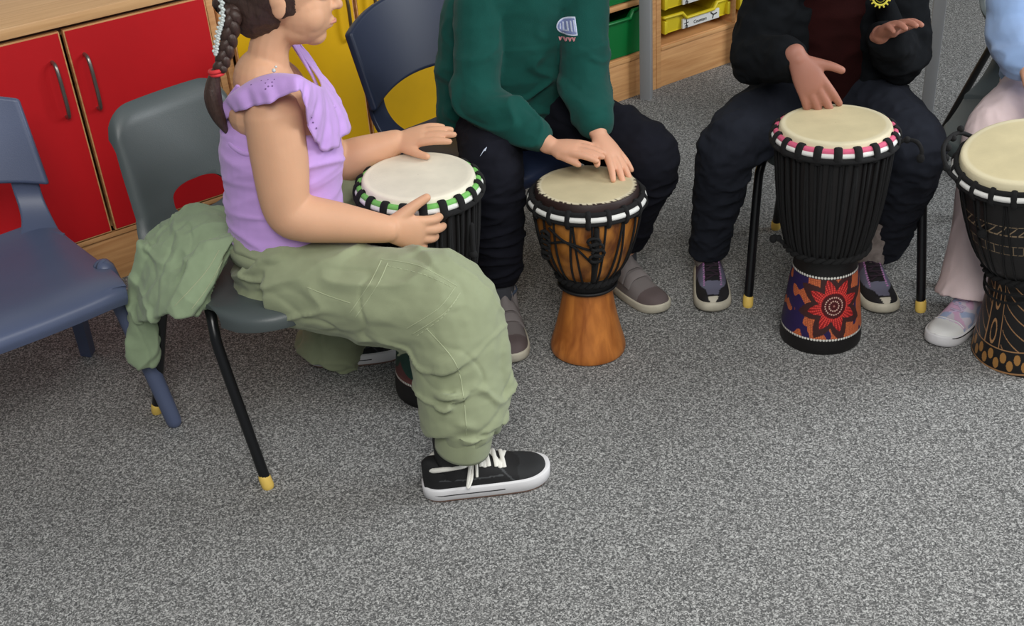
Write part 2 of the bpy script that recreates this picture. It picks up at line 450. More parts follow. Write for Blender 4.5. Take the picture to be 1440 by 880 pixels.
def tray_front(name, cx_, w, z0, z1, m, depth, dip, label, ttl, group, s_unit, lab=False):
    """storage tray standing in its unit; local x along the unit"""
    t = thing(name, label, 'tray', K(s_unit, 0, z0), ANG, group)
    hw = w / 2; H_ = z1 - z0
    prof = [(-hw, 1), (-hw * .50, 1), (-hw * .38, 1 - dip), (hw * .38, 1 - dip), (hw * .50, 1), (hw, 1)]
    bm = bmesh.new(); th = 0.003
    xs = [cx_ - s_unit + p[0] * (0.93 if abs(p[0]) == hw else 1) for p in prof]
    front = [V(x, -0.004, H_ * p[1]) for x, p in zip(xs, prof)]
    inner = [V(x, 0.001, H_ * p[1]) for x, p in zip(xs, prof)]
    bot_f = [V(cx_ - s_unit + p[0] * 0.88, 0.006, 0.004) for p in prof]; bot_i = [V(cx_ - s_unit + p[0] * 0.88, 0.011, 0.006) for p in prof]
    A = [[bm.verts.new(p) for p in L_] for L_ in (bot_f, front, inner, bot_i)]
    for a, c in ((0, 1), (1, 2), (2, 3), (3, 0)):
        for i in range(5): bm.faces.new((A[a][i], A[a][i+1], A[c][i+1], A[c][i]))
    for i in (0, 5): bm.faces.new([A[k][i] for k in (0, 1, 2, 3)])
    c0 = cx_ - s_unit
    box(bm, (c0 - hw * .9, 0.004, 0.003), (c0 + hw * .9, depth, 0.006))
    box(bm, (c0 - hw * .93, 0.004, 0.003), (c0 - hw * .91, depth, H_ * .95))
    box(bm, (c0 + hw * .91, 0.004, 0.003), (c0 + hw * .93, depth, H_ * .95))
    box(bm, (c0 - hw * .9, depth - 0.003, 0.003), (c0 + hw * .9, depth, H_ * .95))
    for sx in (-1, 1): box(bm, (c0 + sx * hw * .93 - 0.012, -0.011, 0.006), (c0 + sx * hw * .93 + 0.002 , 0.004, H_ * .8), 0.003)
    shade_auto(obj('tray_body', bm, m, t))
    bm = bmesh.new()
    pts = [V(c0 - hw, -0.006, H_), V(c0 - hw * .5, -0.010, H_), V(c0 - hw * .40, -0.013, H_ * (1 - dip)), V(c0 + hw * .40, -0.013, H_ * (1 - dip)), V(c0 + hw * .5, -0.010, H_), V(c0 + hw, -0.006, H_)]
    for a, c in zip(pts[:-1], pts[1:]): tube(bm, [a, c], [(0.008, 0.0055), (0.008, 0.0055)], seg=10, sub=1)
    obj('lip', bm, m, t)
    if lab:
        bm = bmesh.new(); box(bm, (c0 - hw * .48, -0.010, 0.006), (c0 + hw * .60, -0.003, H_ * (1 - dip) - 0.004), 0.001)
        lb = obj('label_card', bm, M['white'], t, smooth=False)
        bm = bmesh.new()
        zc = 0.02; x = c0 - hw * .38
        tube(bm, [V(x, -0.011, zc + 0.014), V(x + 0.001, -0.011, zc - 0.012)], 0.0013, seg=6)
        tube(bm, [V(x - 0.009, -0.011, zc + 0.003), V(x + 0.009, -0.011, zc + 0.005)], 0.0013, seg=6)
        tube(bm, [V(x + .006 * math.cos(a), -0.011, zc - 0.008 + .005 * math.sin(a)) for a in [k * PI / 5 for k in range(10)]], 0.0011, seg=6, closed=True, sub=1)
        obj('printed_symbol', bm, M['ink'], lb); bm = bmesh.new()
        x = c0 + hw * .42
        tube(bm, [V(x - 0.012, -0.011, zc + 0.012), V(x, -0.011, zc + 0.004), V(x + 0.014, -0.011, zc + 0.006)], 0.0022, seg=6)
        tube(bm, [V(x, -0.011, zc + 0.004), V(x - 0.004, -0.011, zc - 0.008)], 0.0018, seg=6)
        obj('printed_symbol', bm, M['ink'], lb)
        cu = bpy.data.curves.new('txt', 'FONT'); cu.body = ttl; cu.size = 0.016; cu.extrude = 0.0004; cu.align_x = 'CENTER'
        to = bpy.data.objects.new('txt', cu); COL.objects.link(to)
        me = bpy.data.meshes.new_from_object(to.evaluated_get(bpy.context.evaluated_depsgraph_get())); bpy.data.objects.remove(to)
        me.transform(Matrix.Translation((c0 + 0.004, -0.0108, 0.014)) @ Matrix.Rotation(PI / 2, 4, 'X'))
        link('printed_word', me, M['ink'], lb, smooth=False)
    return t
def tray_unit(label, s0, s1, cols, rail_z):
    w = s1 - s0
    t = unit('tray_unit', label, 'tray unit', s0, s1)
    bm = bmesh.new(); th = 0.02; d = 0.44; h1 = 0.655
    box(bm, (0, -0.004, 0), (th, d, h1), 0.001); box(bm, (w - th, -0.004, 0), (w, d, h1), 0.001)
    for c in cols: box(bm, (c - s0 - 0.009, 0.0, 0.14), (c - s0 + 0.009, d, h1), 0.001)
    box(bm, (th, 0.0, 0.131), (w - th, d, 0.145), 0.001)
    box(bm, (th, d - 0.008, 0.131), (w - th, d, h1)); box(bm, (th, 0, h1 - 0.018), (w - th, d, h1), 0.001)
    shade_auto(obj('carcass', bm, M['wood'], t))
    for z in rail_z:
        bm = bmesh.new(); box(bm, (th, 0.0, z - 0.017), (w - th, d - 0.01, z), 0.001); shade_auto(obj('shelf', bm, M['wood'], t))
    bm = bmesh.new(); box(bm, (th, 0.000, 0.0), (w - th, 0.016, 0.131), 0.001); box(bm, (th, -0.006, 0.128), (w - th, 0.012, 0.141), 0.001)
    shade_auto(obj('plinth', bm, M['wood'], t))
    return t
tray_unit('beech tray unit of deep green trays behind the child in green', 1.131, 1.862, [1.4965], [0.3215, 0.487])
tray_unit('beech tray unit with shallow yellow trays right of the grey table leg', 1.864, 2.60, [2.232], [])
gg = 'deep green storage trays'
gl = {(0, 0): 'deep green tray in the lowest row nearest the grey table leg', (0, 1): 'deep green tray in the lowest row left of the one by the grey table leg',
      (1, 0): 'deep green tray on the shelf directly above the lowest one by the grey table leg', (1, 1): 'deep green tray in the middle row left column of the green tray unit',
      (2, 0): 'deep green tray in the top row right column of the green tray unit', (2, 1): 'deep green tray in the top row left column of the green tray unit'}
for row, z in enumerate((0.1465, 0.323)):
    for c, cx_ in enumerate((1.6725, 1.319)):
        tray_front('storage_tray', cx_, 0.325, z, z + 0.150, M['greentray'], 0.42, 0.14, gl[(row, c)], '', gg, 1.131)
for row in range(2):
    z = 0.175 + row * 0.0815
    place = ['in the lowest slot', 'in the second slot from the bottom', 'in the third slot from the bottom', 'in the fourth slot from the bottom', 'in the fifth slot from the bottom', 'in the top slot'][row]
    for c, cx_ in enumerate((2.054, 2.410)):
        if c and row: continue
        if c: place = 'in the lowest slot of the right column, behind the child in black'
        tray_front('storage_tray', cx_, 0.318, z, z + 0.062, M['yellowtray'], 0.42, 0.30, 'shallow yellow tray ' + place, 'Counters', 'shallow yellow labelled trays', 1.864, lab=True)
bm = bmesh.new(); box(bm, (-0.42, -0.028, 0.668), (2.62, 0.49, 0.694), 0.003, mtx=None)
o = shade_auto(obj('worktop', bm, M['worktop'])); o.location = O0; o.rotation_euler = (0, 0, ANG)
bm = bmesh.new(); box(bm, (-0.386, 0.0, 0.6555), (2.60, 0.45, 0.6675))
# thin strip joining units and worktop; its dark colour paints the gap's shade
p_ = obj('shadow_gap_strip', bm, M['dark'], None, smooth=False); p_.parent = o
tag(o, 'long pale beech worktop lying over the red and yellow cupboards', 'worktop')

# ---- trapezoid table with square grey legs
T1 = F(909, 138); T2 = F(1303, 158)
d = (T2 - T1).normalized(); nn = V(-d.y, d.x, 0); Mid = (T1 + T2) / 2
T3 = Mid + nn * 0.36 - d * 0.16; T4 = Mid + nn * 0.36 + d * 0.16
tb = thing('table', 'high table on square grey steel legs standing behind the children', 'table', Mid, math.atan2(d.y, d.x))
inv = (Matrix.Translation(Mid) @ Matrix.Rotation(math.atan2(d.y, d.x), 4, 'Z')).inverted()
hw = 0.0185
for T in (T1, T2, T3, T4):
    bm = bmesh.new(); q = inv @ T; box(bm, (q.x - hw, q.y - hw, 0.004), (q.x + hw, q.y + hw, 0.735), 0.003)
    lg = shade_auto(obj('leg', bm, M['grey_metal'], tb))
    bm = bmesh.new(); box(bm, (q.x - hw*.95, q.y - hw*.95, 0), (q.x + hw*.95, q.y + hw*.95, 0.006), 0.001); obj('foot_pad', bm, M['grey_metal'], lg)
bm = bmesh.new()
hwid = (T2 - T1).length / 2 + 0.03
poly = [V(-hwid, -0.05, 0), V(hwid, -0.05, 0), V(0.24, 0.40, 0), V(-0.24, 0.40, 0)]
f = bm.faces.new([bm.verts.new(p + V(0, 0, 0.735)) for p in poly])
r = bmesh.ops.extrude_face_region(bm, geom=[f]); bmesh.ops.translate(bm, verts=[v for v in r['geom'] if isinstance(v, bmesh.types.BMVert)], vec=(0, 0, 0.022))
bmesh.ops.bevel(bm, geom=bm.edges[:], offset=0.003, segments=2, affect='EDGES')
obj('tabletop', bm, M['worktop'], tb, smooth=False)

# ================================================================ CHAIRS
def grey_chair(label, cen, rz, group='grey shell chairs on black steel legs', foot=0.213, rear=None, back=0.0, sw=1.0, name='shell_chair'):
    t = thing(name, label, 'chair', cen, rz, group)
    yc = 0.02
    prof = [V(.236, .334, 0), V(.237, .346, 0), V(.226, .357, 0), V(.16, .362, 0), (V(.05, .355, 0)), V(-.06, .352, 0), V(-.14, .362, 0), V(-.188, .395, 0), V(-.208, .45, 0), V(-.225, .52, 0), V(-.243, .59, 0), V(-.256, .640, 0)]
    pc = catmull(prof, 10); n = len(pc) - 1
    L_ = [0]
    for a, b_ in zip(pc[:-1], pc[1:]): L_.append(L_[-1] + (b_ - a).length)
    tot = L_[-1]
    def at(v):
        s = v * tot
        for i in range(n):
            if L_[i+1] >= s: return pc[i].lerp(pc[i+1], (s - L_[i]) / max(L_[i+1] - L_[i], 1e-9))
        return pc[-1]
    vb = 0.62
    def hwid(v):
        w0 = 0.192
        if v < 0.14: pass
        elif v > 0.5: w0 = 0.192 + (0.148 - 0.192) * min(1, (v - 0.5) / 0.2) - .014 * max(0, (v - .7) / .3)
        return w0
    hv = (0.715, 0.775)          # hand hole in the backrest
    def S(u, v):
        uu = u * 2 - 1; w_ = hwid(v); y = uu * w_
        def corner(r):
            e_ = abs(y) - (w_ - r)
            return r * (1 - math.sqrt(max(0.0, 1 - min(1.0, max(0.0, e_) / r) ** 2)))
        p = at(v).copy(); dz = 0.0; dx = 0.0
        if v < 0.5:
            dz = -0.008 * abs(uu) ** 6 - 0.004 * (1 - uu * uu)
            if v < 0.30:
                x0 = at(0.30).x; fr = (at(0.02).x - corner(0.11) - x0) / (at(0.02).x - x0); p.x = x0 + (p.x - x0) * fr
        else:
            dx = (0.014 * abs(uu) ** 2.0 - 0.013 * max(0, (abs(uu) - .86) / .14) ** 2 * (1 - max(0, (v - .7) / .3) ** 2)) * min(1, (v - .5) / .15)
            if v > 0.75:
                z0 = at(0.75).y; zt_ = at(1.0).y; p.y = z0 + (p.y - z0) * (zt_ - corner(0.055) - z0) / (zt_ - z0)
            if v > 0.95: dx -= 0.014 * ((v - .95) / .05) ** 2
        return V(p.x + dx - back, y * sw + yc, p.y + dz)
    hc = (0.5, 0.70); hr = (0.215, 0.046)
    NU, NV = 56, 120
    bm = bmesh.new()
    def inhole(u, v):
        a = abs((u - hc[0]) / hr[0]); b_ = abs((v - hc[1]) / hr[1]); return a ** 2.6 + b_ ** 2.6 < 1
    def Sw(u, v):
        a = (u - hc[0]) / hr[0]; b_ = (v - hc[1]) / hr[1]
        q = (abs(a) ** 2.6 + abs(b_) ** 2.6) ** (1 / 2.6)
        if 0.86 < q < 1.12: u = hc[0] + (u - hc[0]) / q; v = hc[1] + (v - hc[1]) / q
        return S(u, v)
    grid(bm, Sw, NU, NV, keep=lambda u, v: not inhole(u, v))
    o = obj('seat_shell', bm, M['grey_pl'], t); thicken(o, 0.009, 0.0, 0.002)
    for sx, sy in ((1, -1), (1, 1), (-1, -1), (-1, 1)):
        y = yc + (foot if sx > 0 or rear is None else rear) * sy
        bm = bmesh.new()
        if sx > 0: pts = [V(.198, y, 0.012), V(.112, y - .012*sy, .255), V(.095, y - .018*sy, .305), V(.075, y - .03*sy, .332), V(.03, y - .05*sy, .340), V(-0.0, y - .06*sy, .340)]
        else: pts = [V(-.195, y, 0.012), V(-.085, y - .015*sy, .29), V(-.068, y - .022*sy, .322), V(-.04, y - .04*sy, .338), V(-0.0, y - .06*sy, .340)]
        tube(bm, pts, 0.0105, up=(0, 1, 0), seg=14, sub=6)
        lg = obj('leg', bm, M['black_metal'], t)
        bm = bmesh.new(); x = .2 * sx if sx > 0 else -.197
        tube(bm, [V(x, y, 0.004), V(x - .006*sx, y, 0.02)], 0.0122, up=(0, 1, 0), seg=14, sub=1); obj('foot_tip', bm, M['cap_y'], lg)
    return t
def navy_chair(label, cen, rz, m, group='one-piece navy plastic chairs'):
    t = thing('plastic_chair', label, 'chair', cen, rz, group)
    # seat
    pr = catmull([V(.245, .318, 0), V(.25, .338, 0), V(.235, .354, 0), V(.18, .362, 0), V(.06, .352, 0), V(-.06, .346, 0), V(-.13, .350, 0), V(-.175, .358, 0)], 8)
    n = len(pr) - 1
    def S(u, v):
        f = v * n; i = min(int(f), n - 1); p = pr[i].lerp(pr[i+1], f - i); uu = u * 2 - 1
        w_ = 0.182 + 0.012 * min(1, v * 2) - 0.02 * max(0, v - .7)
        ed = abs(uu) ** 8
        return V(p.x - 0.012 * abs(uu) ** 6 * (1 if v < .3 else 0), uu * w_, p.y - 0.010 * ed + 0.006 * uu * uu)
    bm = bmesh.new(); grid(bm, S, 40, 56); o = obj('seat', bm, m, t); thicken(o, 0.012, -1.0, 0.003)
    # backrest panel
    def B(u, v):
        uu = u * 2 - 1; z0 = .440 + 0.030 * (1 - uu * uu) - 0.006; z1 = .612 + 0.036 * (1 - uu * uu)
        z = z0 + (z1 - z0) * v
        w_ = 0.208 + 0.004 * v
        x = -.222 - (z - .44) * 0.32 + 0.05 * uu * uu
        return V(x, uu * w_, z)
    bm = bmesh.new(); grid(bm, B, 40, 24)
    o = obj('backrest', bm, m, t); thicken(o, 0.02, 0.0, 0.006)
    # uprights
    for s in (-1, 1):
        def P(u, v):
            z = .338 + .114 * v
            w_ = .026 + .022 * (1 - v) ** 5.0
            y = s * (.166 - .022 * (1 - v) ** 5.0 + .004 * v) + (u * 2 - 1) * w_
            y = max(min(y, .200), -.200)
            x = -.138 - .100 * (1 - (1 - v) ** 2.0) + .045 * (y / .2) ** 2 * v
            return V(x, y, z)
        bm = bmesh.new(); grid(bm, P, 10, 16); o = obj('upright', bm, m, t); thicken(o, 0.014, 0.0, 0.004)
    for s in (-1, 1):
        bm = bmesh.new(); tube(bm, [V(.125, .186*s, .352), V(.135, .190*s, .33), V(.185, .205*s, .15), V(.222, .215*s, .012)], [.019, .020, .018, .016], up=(0, 1, 0), seg=18, sub=5)
        obj('leg', bm, m, t)
        bm = bmesh.new(); tube(bm, [V(-.105, .172*s, .345), V(-.14, .180*s, .2), V(-.190, .190*s, .004)], [(.024, .021), (.0225, .020), (.019, .018)], up=(0, 1, 0), seg=4, sub=3, cap='flat')
        o = obj('leg', bm, m, t, smooth=False)
    return t
navy_chair('empty blue-grey plastic chair at the far left edge', V(-1.03, 2.075, 0), math.radians(-53), M['navy_pl'])
navy_chair('darker navy plastic chair the child in green sits on', V(-0.02, 2.64, 0), math.radians(-47), M['navy_pl2'])
grey_chair('dark grey shell chair under the child in purple, jacket over it', V(-.498, 2.075, 0), math.radians(-45.6))
grey_chair('dark grey shell chair under the child in black, only its front legs in view', V(.758, 2.494, 0), math.radians(-101.8), foot=.192, rear=.12, back=.055, sw=.86)

# ================================================================ DRUMS
def lerp(a, b_, t): return a + (b_ - a) * t
def interp(prof, z):
    """radius of a profile [(z, r), ...] at height z"""
    for (z0, r0), (z1, r1) in zip(prof[:-1], prof[1:]):
        if z0 <= z <= z1: return lerp(r0, r1, (z - z0) / max(z1 - z0, 1e-6))
    return prof[-1][1] if z > prof[-1][0] else prof[0][1]
def smooth_prof(keys, n=8):
    pts = catmull([V(z, r, 0) for z, r in keys], n)
    return [(p.x, p.y) for p in pts]
def djembe(label, base, head, s, keys_foot, keys_bowl, Rr, foot_fn=None, foot_mat=None, bowl_mat=None, bowl_fn=None, collar=None, rim='plain', fur=False, hide=None, nrope=26, rope_r=0.0030, vee=0.4, seg_foot=96, knots=22, ring_c=None, ring_low=None, cord_marks=True, H_=0.5, dz=0.016, gap=.012):
    """goblet drum; s scales sizes, keys are (height, radius) with head at H_"""
    ax = (Vector(head) - Vector(base)).normalized()
    rot = V(0, 0, 1).rotation_difference(ax)
    t = thing('goblet_drum', label, 'drum', base)
    t.rotation_mode = 'QUATERNION'; t.rotation_quaternion = rot
    pf = smooth_prof(keys_foot); pb = smooth_prof(keys_bowl)
    # foot
    bm = bmesh.new()
    if foot_fn:
        zs = [pf[0][0] + (pf[-1][0] - pf[0][0]) * i / 190 for i in range(191)]
        lathe(bm, [(interp(pf, z), z) for z in zs] , 640)
    else: lathe(bm, [(r, z) for z, r in pf], seg_foot)
    lathe(bm, [(pf[0][1], pf[0][0]), (pf[0][1] - .012, pf[0][0]), (pf[-1][1] - .012, pf[-1][0] - .02)], seg_foot)
    o = obj('foot', bm, foot_mat or M['vc'], t, normals=False)
    if foot_fn: paint(o, lambda c: foot_fn(math.atan2(c.y, c.x), c.z, math.hypot(c.x, c.y)))
    # bowl
    bm = bmesh.new(); lathe(bm, [(r, z) for z, r in pb], 128 if not bowl_fn else 480)
    if bowl_fn:
        bm.free(); bm = bmesh.new(); zs = [pb[0][0] + (pb[-1][0] - pb[0][0]) * i / 150 for i in range(151)]
        lathe(bm, [(interp(pb, z), z) for z in zs], 480)
    o = obj('bowl', bm, bowl_mat or M['drum_black'], t, normals=False)
    if bowl_fn: paint(o, lambda c: bowl_fn(math.atan2(c.y, c.x), c.z, math.hypot(c.x, c.y)))
    zt = H_ ; zr = H_ - dz
    Rh = Rr - gap
    # hide
    bm = bmesh.new()
    prof = [(0.0005, zt + .001)] + [(Rh * k / 24, zt + .0012 * (1 - (k/24)**2)) for k in range(1, 24)] + [(Rh - .001, zt - .0005), (Rh + .001, zt - .003), (Rh + .003, lerp(zt, zr, .55)), (Rh + .006, zr - .002), (Rh + .006, zr - .008)]
    lathe(bm, prof, 220)
    o = obj('drumhead', bm, M['vc_skin'], t, normals=False)
    hide = hide or srgb(214, 204, 176)
    def hf(c):
        rr_ = math.hypot(c.x, c.y) / Rh; q = noise.noise(V(c.x * 9, c.y * 9, 3)) * .5 + .5
        a = math.atan2(c.y, c.x)
        k = 0.90 + 0.12 * q
        col = Vector(hide[:3]) * k
        if rr_ < .90: col = Vector((col.x * .90, col.y * .87, col.z * .78)) if hide[2] < .6 else col * .93
        if fur:
            edge = zt - .006 - .0045 * noise.noise(V(a * 26, 0, 0)) if False else None
            jag = .960 + .07 * noise.noise(V(a * 16, 1, 0)) + .035 * noise.noise(V(a * 47, 1, 0))
            fa = math.cos(a - fur)
            if rr_ > jag + (.035 if fa < -.2 else 0): col = Vector(srgb(40, 24, 22)[:3])
            if rr_ > 1.06: col = Vector(srgb(215, 208, 190)[:3]) if fa > -.9 else col
        return (*col, 1)
    paint(o, hf)
    # rings
    bm = bmesh.new(); torus(bm, Rr - .001, .0065, zr - .013, rz=.0065)
    obj('lower_ring', bm, ring_low or M['rope_bk'], t, normals=False)
    R2 = Rr
    if rim != 'white':
        bm = bmesh.new(); torus(bm, Rr - .0050, .0062, zr + .0015, rz=.0065); obj('upper_ring', bm, ring_c or M['rope_bk'], t, normals=False)
        bm = bmesh.new(); torus(bm, Rr - .0005, .0056, zr - .0055); obj('white_cord', bm, M['rope_wh'], t, normals=False)
        bm = bmesh.new(); torus(bm, Rr + .003, .0062, zr - .0160, rz=.0058); obj('wrapped_cord', bm, M['rope_bk'], t, normals=False)
    else:
        bm = bmesh.new(); torus(bm, Rr - .003, .0055, zr + .004); obj('upper_ring', bm, ring_c or M['rope_bk'], t, normals=False)
        bm = bmesh.new(); torus(bm, Rr + .0005, .0062, zr - .0055); obj('white_cord', bm, M['rope_wh'], t, normals=False)
        bm = bmesh.new(); torus(bm, Rr + .002, .0042, zr - .0150); obj('wrapped_cord', bm, M['rope_bk'], t, normals=False)
    # rope loops over the rings, one continuous lashing
    bm = bmesh.new()
    hwk = .0082 if rim != 'white' else .0056
    for kk in range(knots):
        a = 2 * PI * (kk + .3) / knots
        def q(da, r, z): return V(r * math.cos(a + da / R2), r * math.sin(a + da / R2), z)
        for dd in (0.0,):
            tube(bm, [q(dd * .7, R2 - .013, zr + .004), q(dd, R2 - .006, zr + .0095), q(dd * 1.2, R2 + .002, zr + .0045), q(dd * 1.4, R2 + .0058, zr - .005), q(dd * 1.1, R2 + .0062, zr - .015), q(dd, R2 + .001, zr - .024)], [(hwk * 1.0, .0030)] * 6, up=V(math.cos(a), math.sin(a), .3), seg=8, sub=3)
    torus(bm, Rr - .012, .0028, zr + .0035)
    obj('rope_loops', bm, M['rope_bk'], t)
    # tuning ropes down the bowl
    zb = pb[0][0] + .012
    bm = bmesh.new()
    for k in range(nrope):
        a = 2 * PI * k / nrope
        for sg in (-1, 1):
            pts = []
            for j in range(9):
                f = j / 8; z = lerp(zr - .014, zb, f); r = max(interp(pb, z), 0) + rope_r * .8
                if f < .12: r = max(r, Rr - .004 - f * .02)
                aa = a + sg * (vee * PI / nrope) * (f if k % 2 else (1 - f * .4)) + sg * .006
                pts.append(V(r * math.cos(aa), r * math.sin(aa), z))
            tube(bm, pts, rope_r, seg=6, sub=1)
    obj('tuning_ropes', bm, M['rope_bk'], t)
    # lower rope ring, twisted
    rb = interp(pb, zb) + .004
    bm = bmesh.new()
    for ph in (0, PI):
        tube(bm, [V((rb + .0035 * math.cos(14*a + ph)) * math.cos(a), (rb + .0035 * math.cos(14*a + ph)) * math.sin(a), zb - .002 + .004 * math.sin(14*a + ph)) for a in [2*PI*k/168 for k in range(168)]], .0050, seg=7, closed=True, sub=1)
    obj('bottom_ring', bm, M['rope_bk'], t)
    return t

DV = {}
def ang_to_cam(b_): return math.atan2(-b_[1], -b_[0])
# pink-rimmed drum
B1 = F(1153, 470)
phi1 = ang_to_cam(B1) + math.radians(19)
WHT = srgb(230, 228, 220); BLK = srgb(16, 13, 14)
def star_fn(a, z, r):
    if z < .034: 
        return BLK
    if z > .182: return BLK
    dot = lambda x, y, s_, rad: (math.hypot((x / s_) - round(x / s_), (y / s_) - round(y / s_)) * s_) < rad
    da = (a - phi1 + PI) % (2 * PI) - PI
    X = da * r
    for zz in (.037, .179):
        if abs(z - zz) < .0026:
            xx = X / .0065
            return WHT if math.hypot((xx - round(xx)) * .0065, z - zz) < .0026 else BLK
    # two mandalas, front and back
    if abs(da) > PI / 2: X = ((da - PI + PI) % (2*PI) - PI) * r if False else (PI - abs(da)) * r * (1 if da > 0 else -1)
    Z = (z - .116)
    d = math.hypot(X * 1.0, Z * 0.93); th = math.atan2(Z * .93, X)
    if d < .0022: return srgb(170, 110, 100)
    if d < .0265:
        for rc, nd in ((.0105, 14), (.0185, 24)):
            if abs(d - rc) < .0018:
                q_ = th * nd / (2 * PI); dd = (q_ - round(q_)) * 2 * PI * rc / nd
                if math.hypot(dd, d - rc) < .0016: return srgb(214, 175, 160)
        return srgb(72, 8, 14)
    kk = ((th * 8 / (2 * PI) + .18) % 1.0); tri = abs(kk - .5) * 2    # 0 at tip
    Rst = .0315 + (.058 - .0315) * (1 - tri)
    if d < Rst:
        nd = 44; q_ = th * nd / (2 * PI); lay = d / .0042
        dd = math.hypot((q_ - round(q_)) * 2 * PI * d / nd, (lay - round(lay)) * .0042)
        return srgb(232, 70, 62) if dd < .0017 else srgb(150, 18, 22)
    if d < Rst * 1.22 + .010 + .002 * noise.noise(V(X * 260, Z * 260, 0)): return srgb(62, 30, 30)
    n_ = noise.noise(V(X * 45 + 3, Z * 28, 2.0)) + (.25 if X < -.055 else -.15)
    dd = dot(X, Z, .0038, .0013)
    if n_ > .12: return srgb(38, 24, 78)
    return srgb(226, 128, 72) if dd else srgb(168, 74, 48)
djembe('tall black goblet drum with pink and white rim and red dot-painted star foot', B1, B1 + (F(1175, 173, .498) - B1) * 1.0, 1,
       [(0, .083), (.004, .087), (.03, .0865), (.08, .081), (.14, .074), (.19, .067), (.222, .066)],
       [(.218, .062), (.226, .078), (.25, .088), (.32, .102), (.40, .110), (.47, .114)], .121,
       foot_fn=star_fn, rim='colour', ring_c=M['rope_pk'], nrope=30, rope_r=.0034, knots=20, hide=srgb(218, 208, 176), H_=.498)
def tail(parent, base, H_, pts, r=.0042):
    """loose rope end; pts in (angle to the viewer's side, radius, height)"""
    bm = bmesh.new(); f0 = ang_to_cam(base)
    pp = [V(q_[1] * math.cos(f0 + q_[0]), q_[1] * math.sin(f0 + q_[0]), q_[2]) for q_ in pts]
    tube(bm, pp, r, seg=8, sub=5); ell(bm, pp[-1], (r * 1.9, r * 1.9, r * 2.2)); ell(bm, pp[1], (r * 1.7,) * 3)
    obj('rope_end', bm, M['rope_bk'], parent)
tail(bpy.data.objects['goblet_drum'], B1, .5, [(1.35, .122, .470), (1.42, .140, .476), (1.40, .160, .474), (1.33, .172, .462), (1.30, .172, .448)])
tail(bpy.data.objects['goblet_drum'], B1, .5, [(-1.2, .096, .24), (-1.25, .104, .250), (-1.3, .112, .253), (-1.3, .114, .246)])
# bare wooden drum
B2 = F(827, 488)
fc = ang_to_cam(B2)
t = djembe('bare orange wooden goblet drum with white corded rim and dark fur edge', B2, F(825, 259, .394), 1,
       [(0, .079), (.004, .083), (.02, .082), (.06, .071), (.11, .060), (.155, .053), (.185, .052)],
       [(.180, .055), (.195, .062), (.22, .080), (.26, .096), (.30, .106), (.34, .112), (.372, .113)], .1185,
       foot_mat=M['drumwood'], bowl_mat=M['drumbowl'], rim='white', fur=fc, nrope=13, rope_r=.0026, vee=.5, knots=18, hide=srgb(216, 206, 176), H_=.394, dz=.022, gap=.013)
bm = bmesh.new()
lathe(bm, [(.056, .158), (.060, .160), (.061, .178), (.064, .184), (.065, .198), (.060, .202)], 96)
tube(bm, [V(.0625 * math.cos(a), .0625 * math.sin(a), .166) for a in [2*PI*k/60 for k in range(60)]], .003, seg=6, closed=True, sub=1)
obj('rubber_collar', bm, M['black_rub'], t)
bm = bmesh.new()   # rope end coiled and hanging
for i, (da, z) in enumerate(((-.05, .318), (.0, .306), (.03, .292), (-.02, .280))):
    a0 = fc + .15 + da
    tube(bm, [V(.118 * math.cos(a0 + .11 * math.cos(q)), .118 * math.sin(a0 + .11 * math.cos(q)), z + .008 * math.sin(q)) for q in [k * PI / 6 for k in range(12)]], .0032, seg=6, closed=True, sub=1)
for i in range(5):
    z = .322 - i * .012; a0 = fc - .80
    tube(bm, [V(.121 * math.cos(a0 + .10 * math.cos(q)), .121 * math.sin(a0 + .10 * math.cos(q)), z + .007 * math.sin(q)) for q in [k * PI / 6 for k in range(12)]], .0034, seg=6, closed=True, sub=1)
def onb(a, z, e=.003): 
    r = interp([(.180, .055), (.22, .080), (.26, .096), (.30, .106), (.34, .112), (.372, .113)], z) + e; return V(r * math.cos(fc + a), r * math.sin(fc + a), z)
tube(bm, [onb(-.75, .335), onb(-.5, .318, .006), onb(-.2, .298, .006), onb(.12, .255, .006)], .0026, seg=6)
tube(bm, [onb(-.75, .30), onb(-.4, .312, .006), onb(-.0, .298, .006), onb(.15, .30, .006)], .0026, seg=6)
tube(bm, [onb(.15, .345), onb(.155, .30, .005), onb(.16, .26, .004), onb(.15, .21, .004)], .006, seg=7)
obj('rope_end', bm, M['rope_bk'], t)
# green-rimmed drum
B3 = F(614, 543)
phi3 = ang_to_cam(B3)
def teal_fn(a, z, r):
    if z < .050 or z > .19: return BLK
    X = ((a - phi3 + PI) % (2 * PI) - PI) * r
    if abs(z - .0535) < .0022: 
        q = X / .005; return WHT if abs(q - round(q)) < .36 else BLK
    if z < .064: return srgb(110, 62, 58)
    Z = (z - .115); k = math.hypot((abs(X) % .09) - .045, Z)
    if k < .012: return srgb(190, 200, 190)
    if k < .048: return srgb(10, 60, 50)
    return srgb(96, 50, 50)
H3 = F(588, 246, .50)
djembe('black goblet drum with green and white rim held by the child in purple', B3, H3, 1,
       [(0, .083), (.004, .087), (.03, .0865), (.08, .081), (.14, .074), (.19, .067), (.222, .066)],
       [(.218, .062), (.226, .078), (.25, .088), (.32, .102), (.40, .110), (.47, .114)], .120,
       foot_fn=teal_fn, rim='colour', ring_c=M['rope_gn'], nrope=30, rope_r=.0034, knots=20, hide=srgb(238, 232, 212), H_=(H3 - B3).length)
tail(bpy.data.objects['goblet_drum.002'], B3, .5, [(.9, .118, .42), (.85, .122, .36), (.9, .118, .30), (1.1, .112, .262), (1.25, .115, .258)], .005)
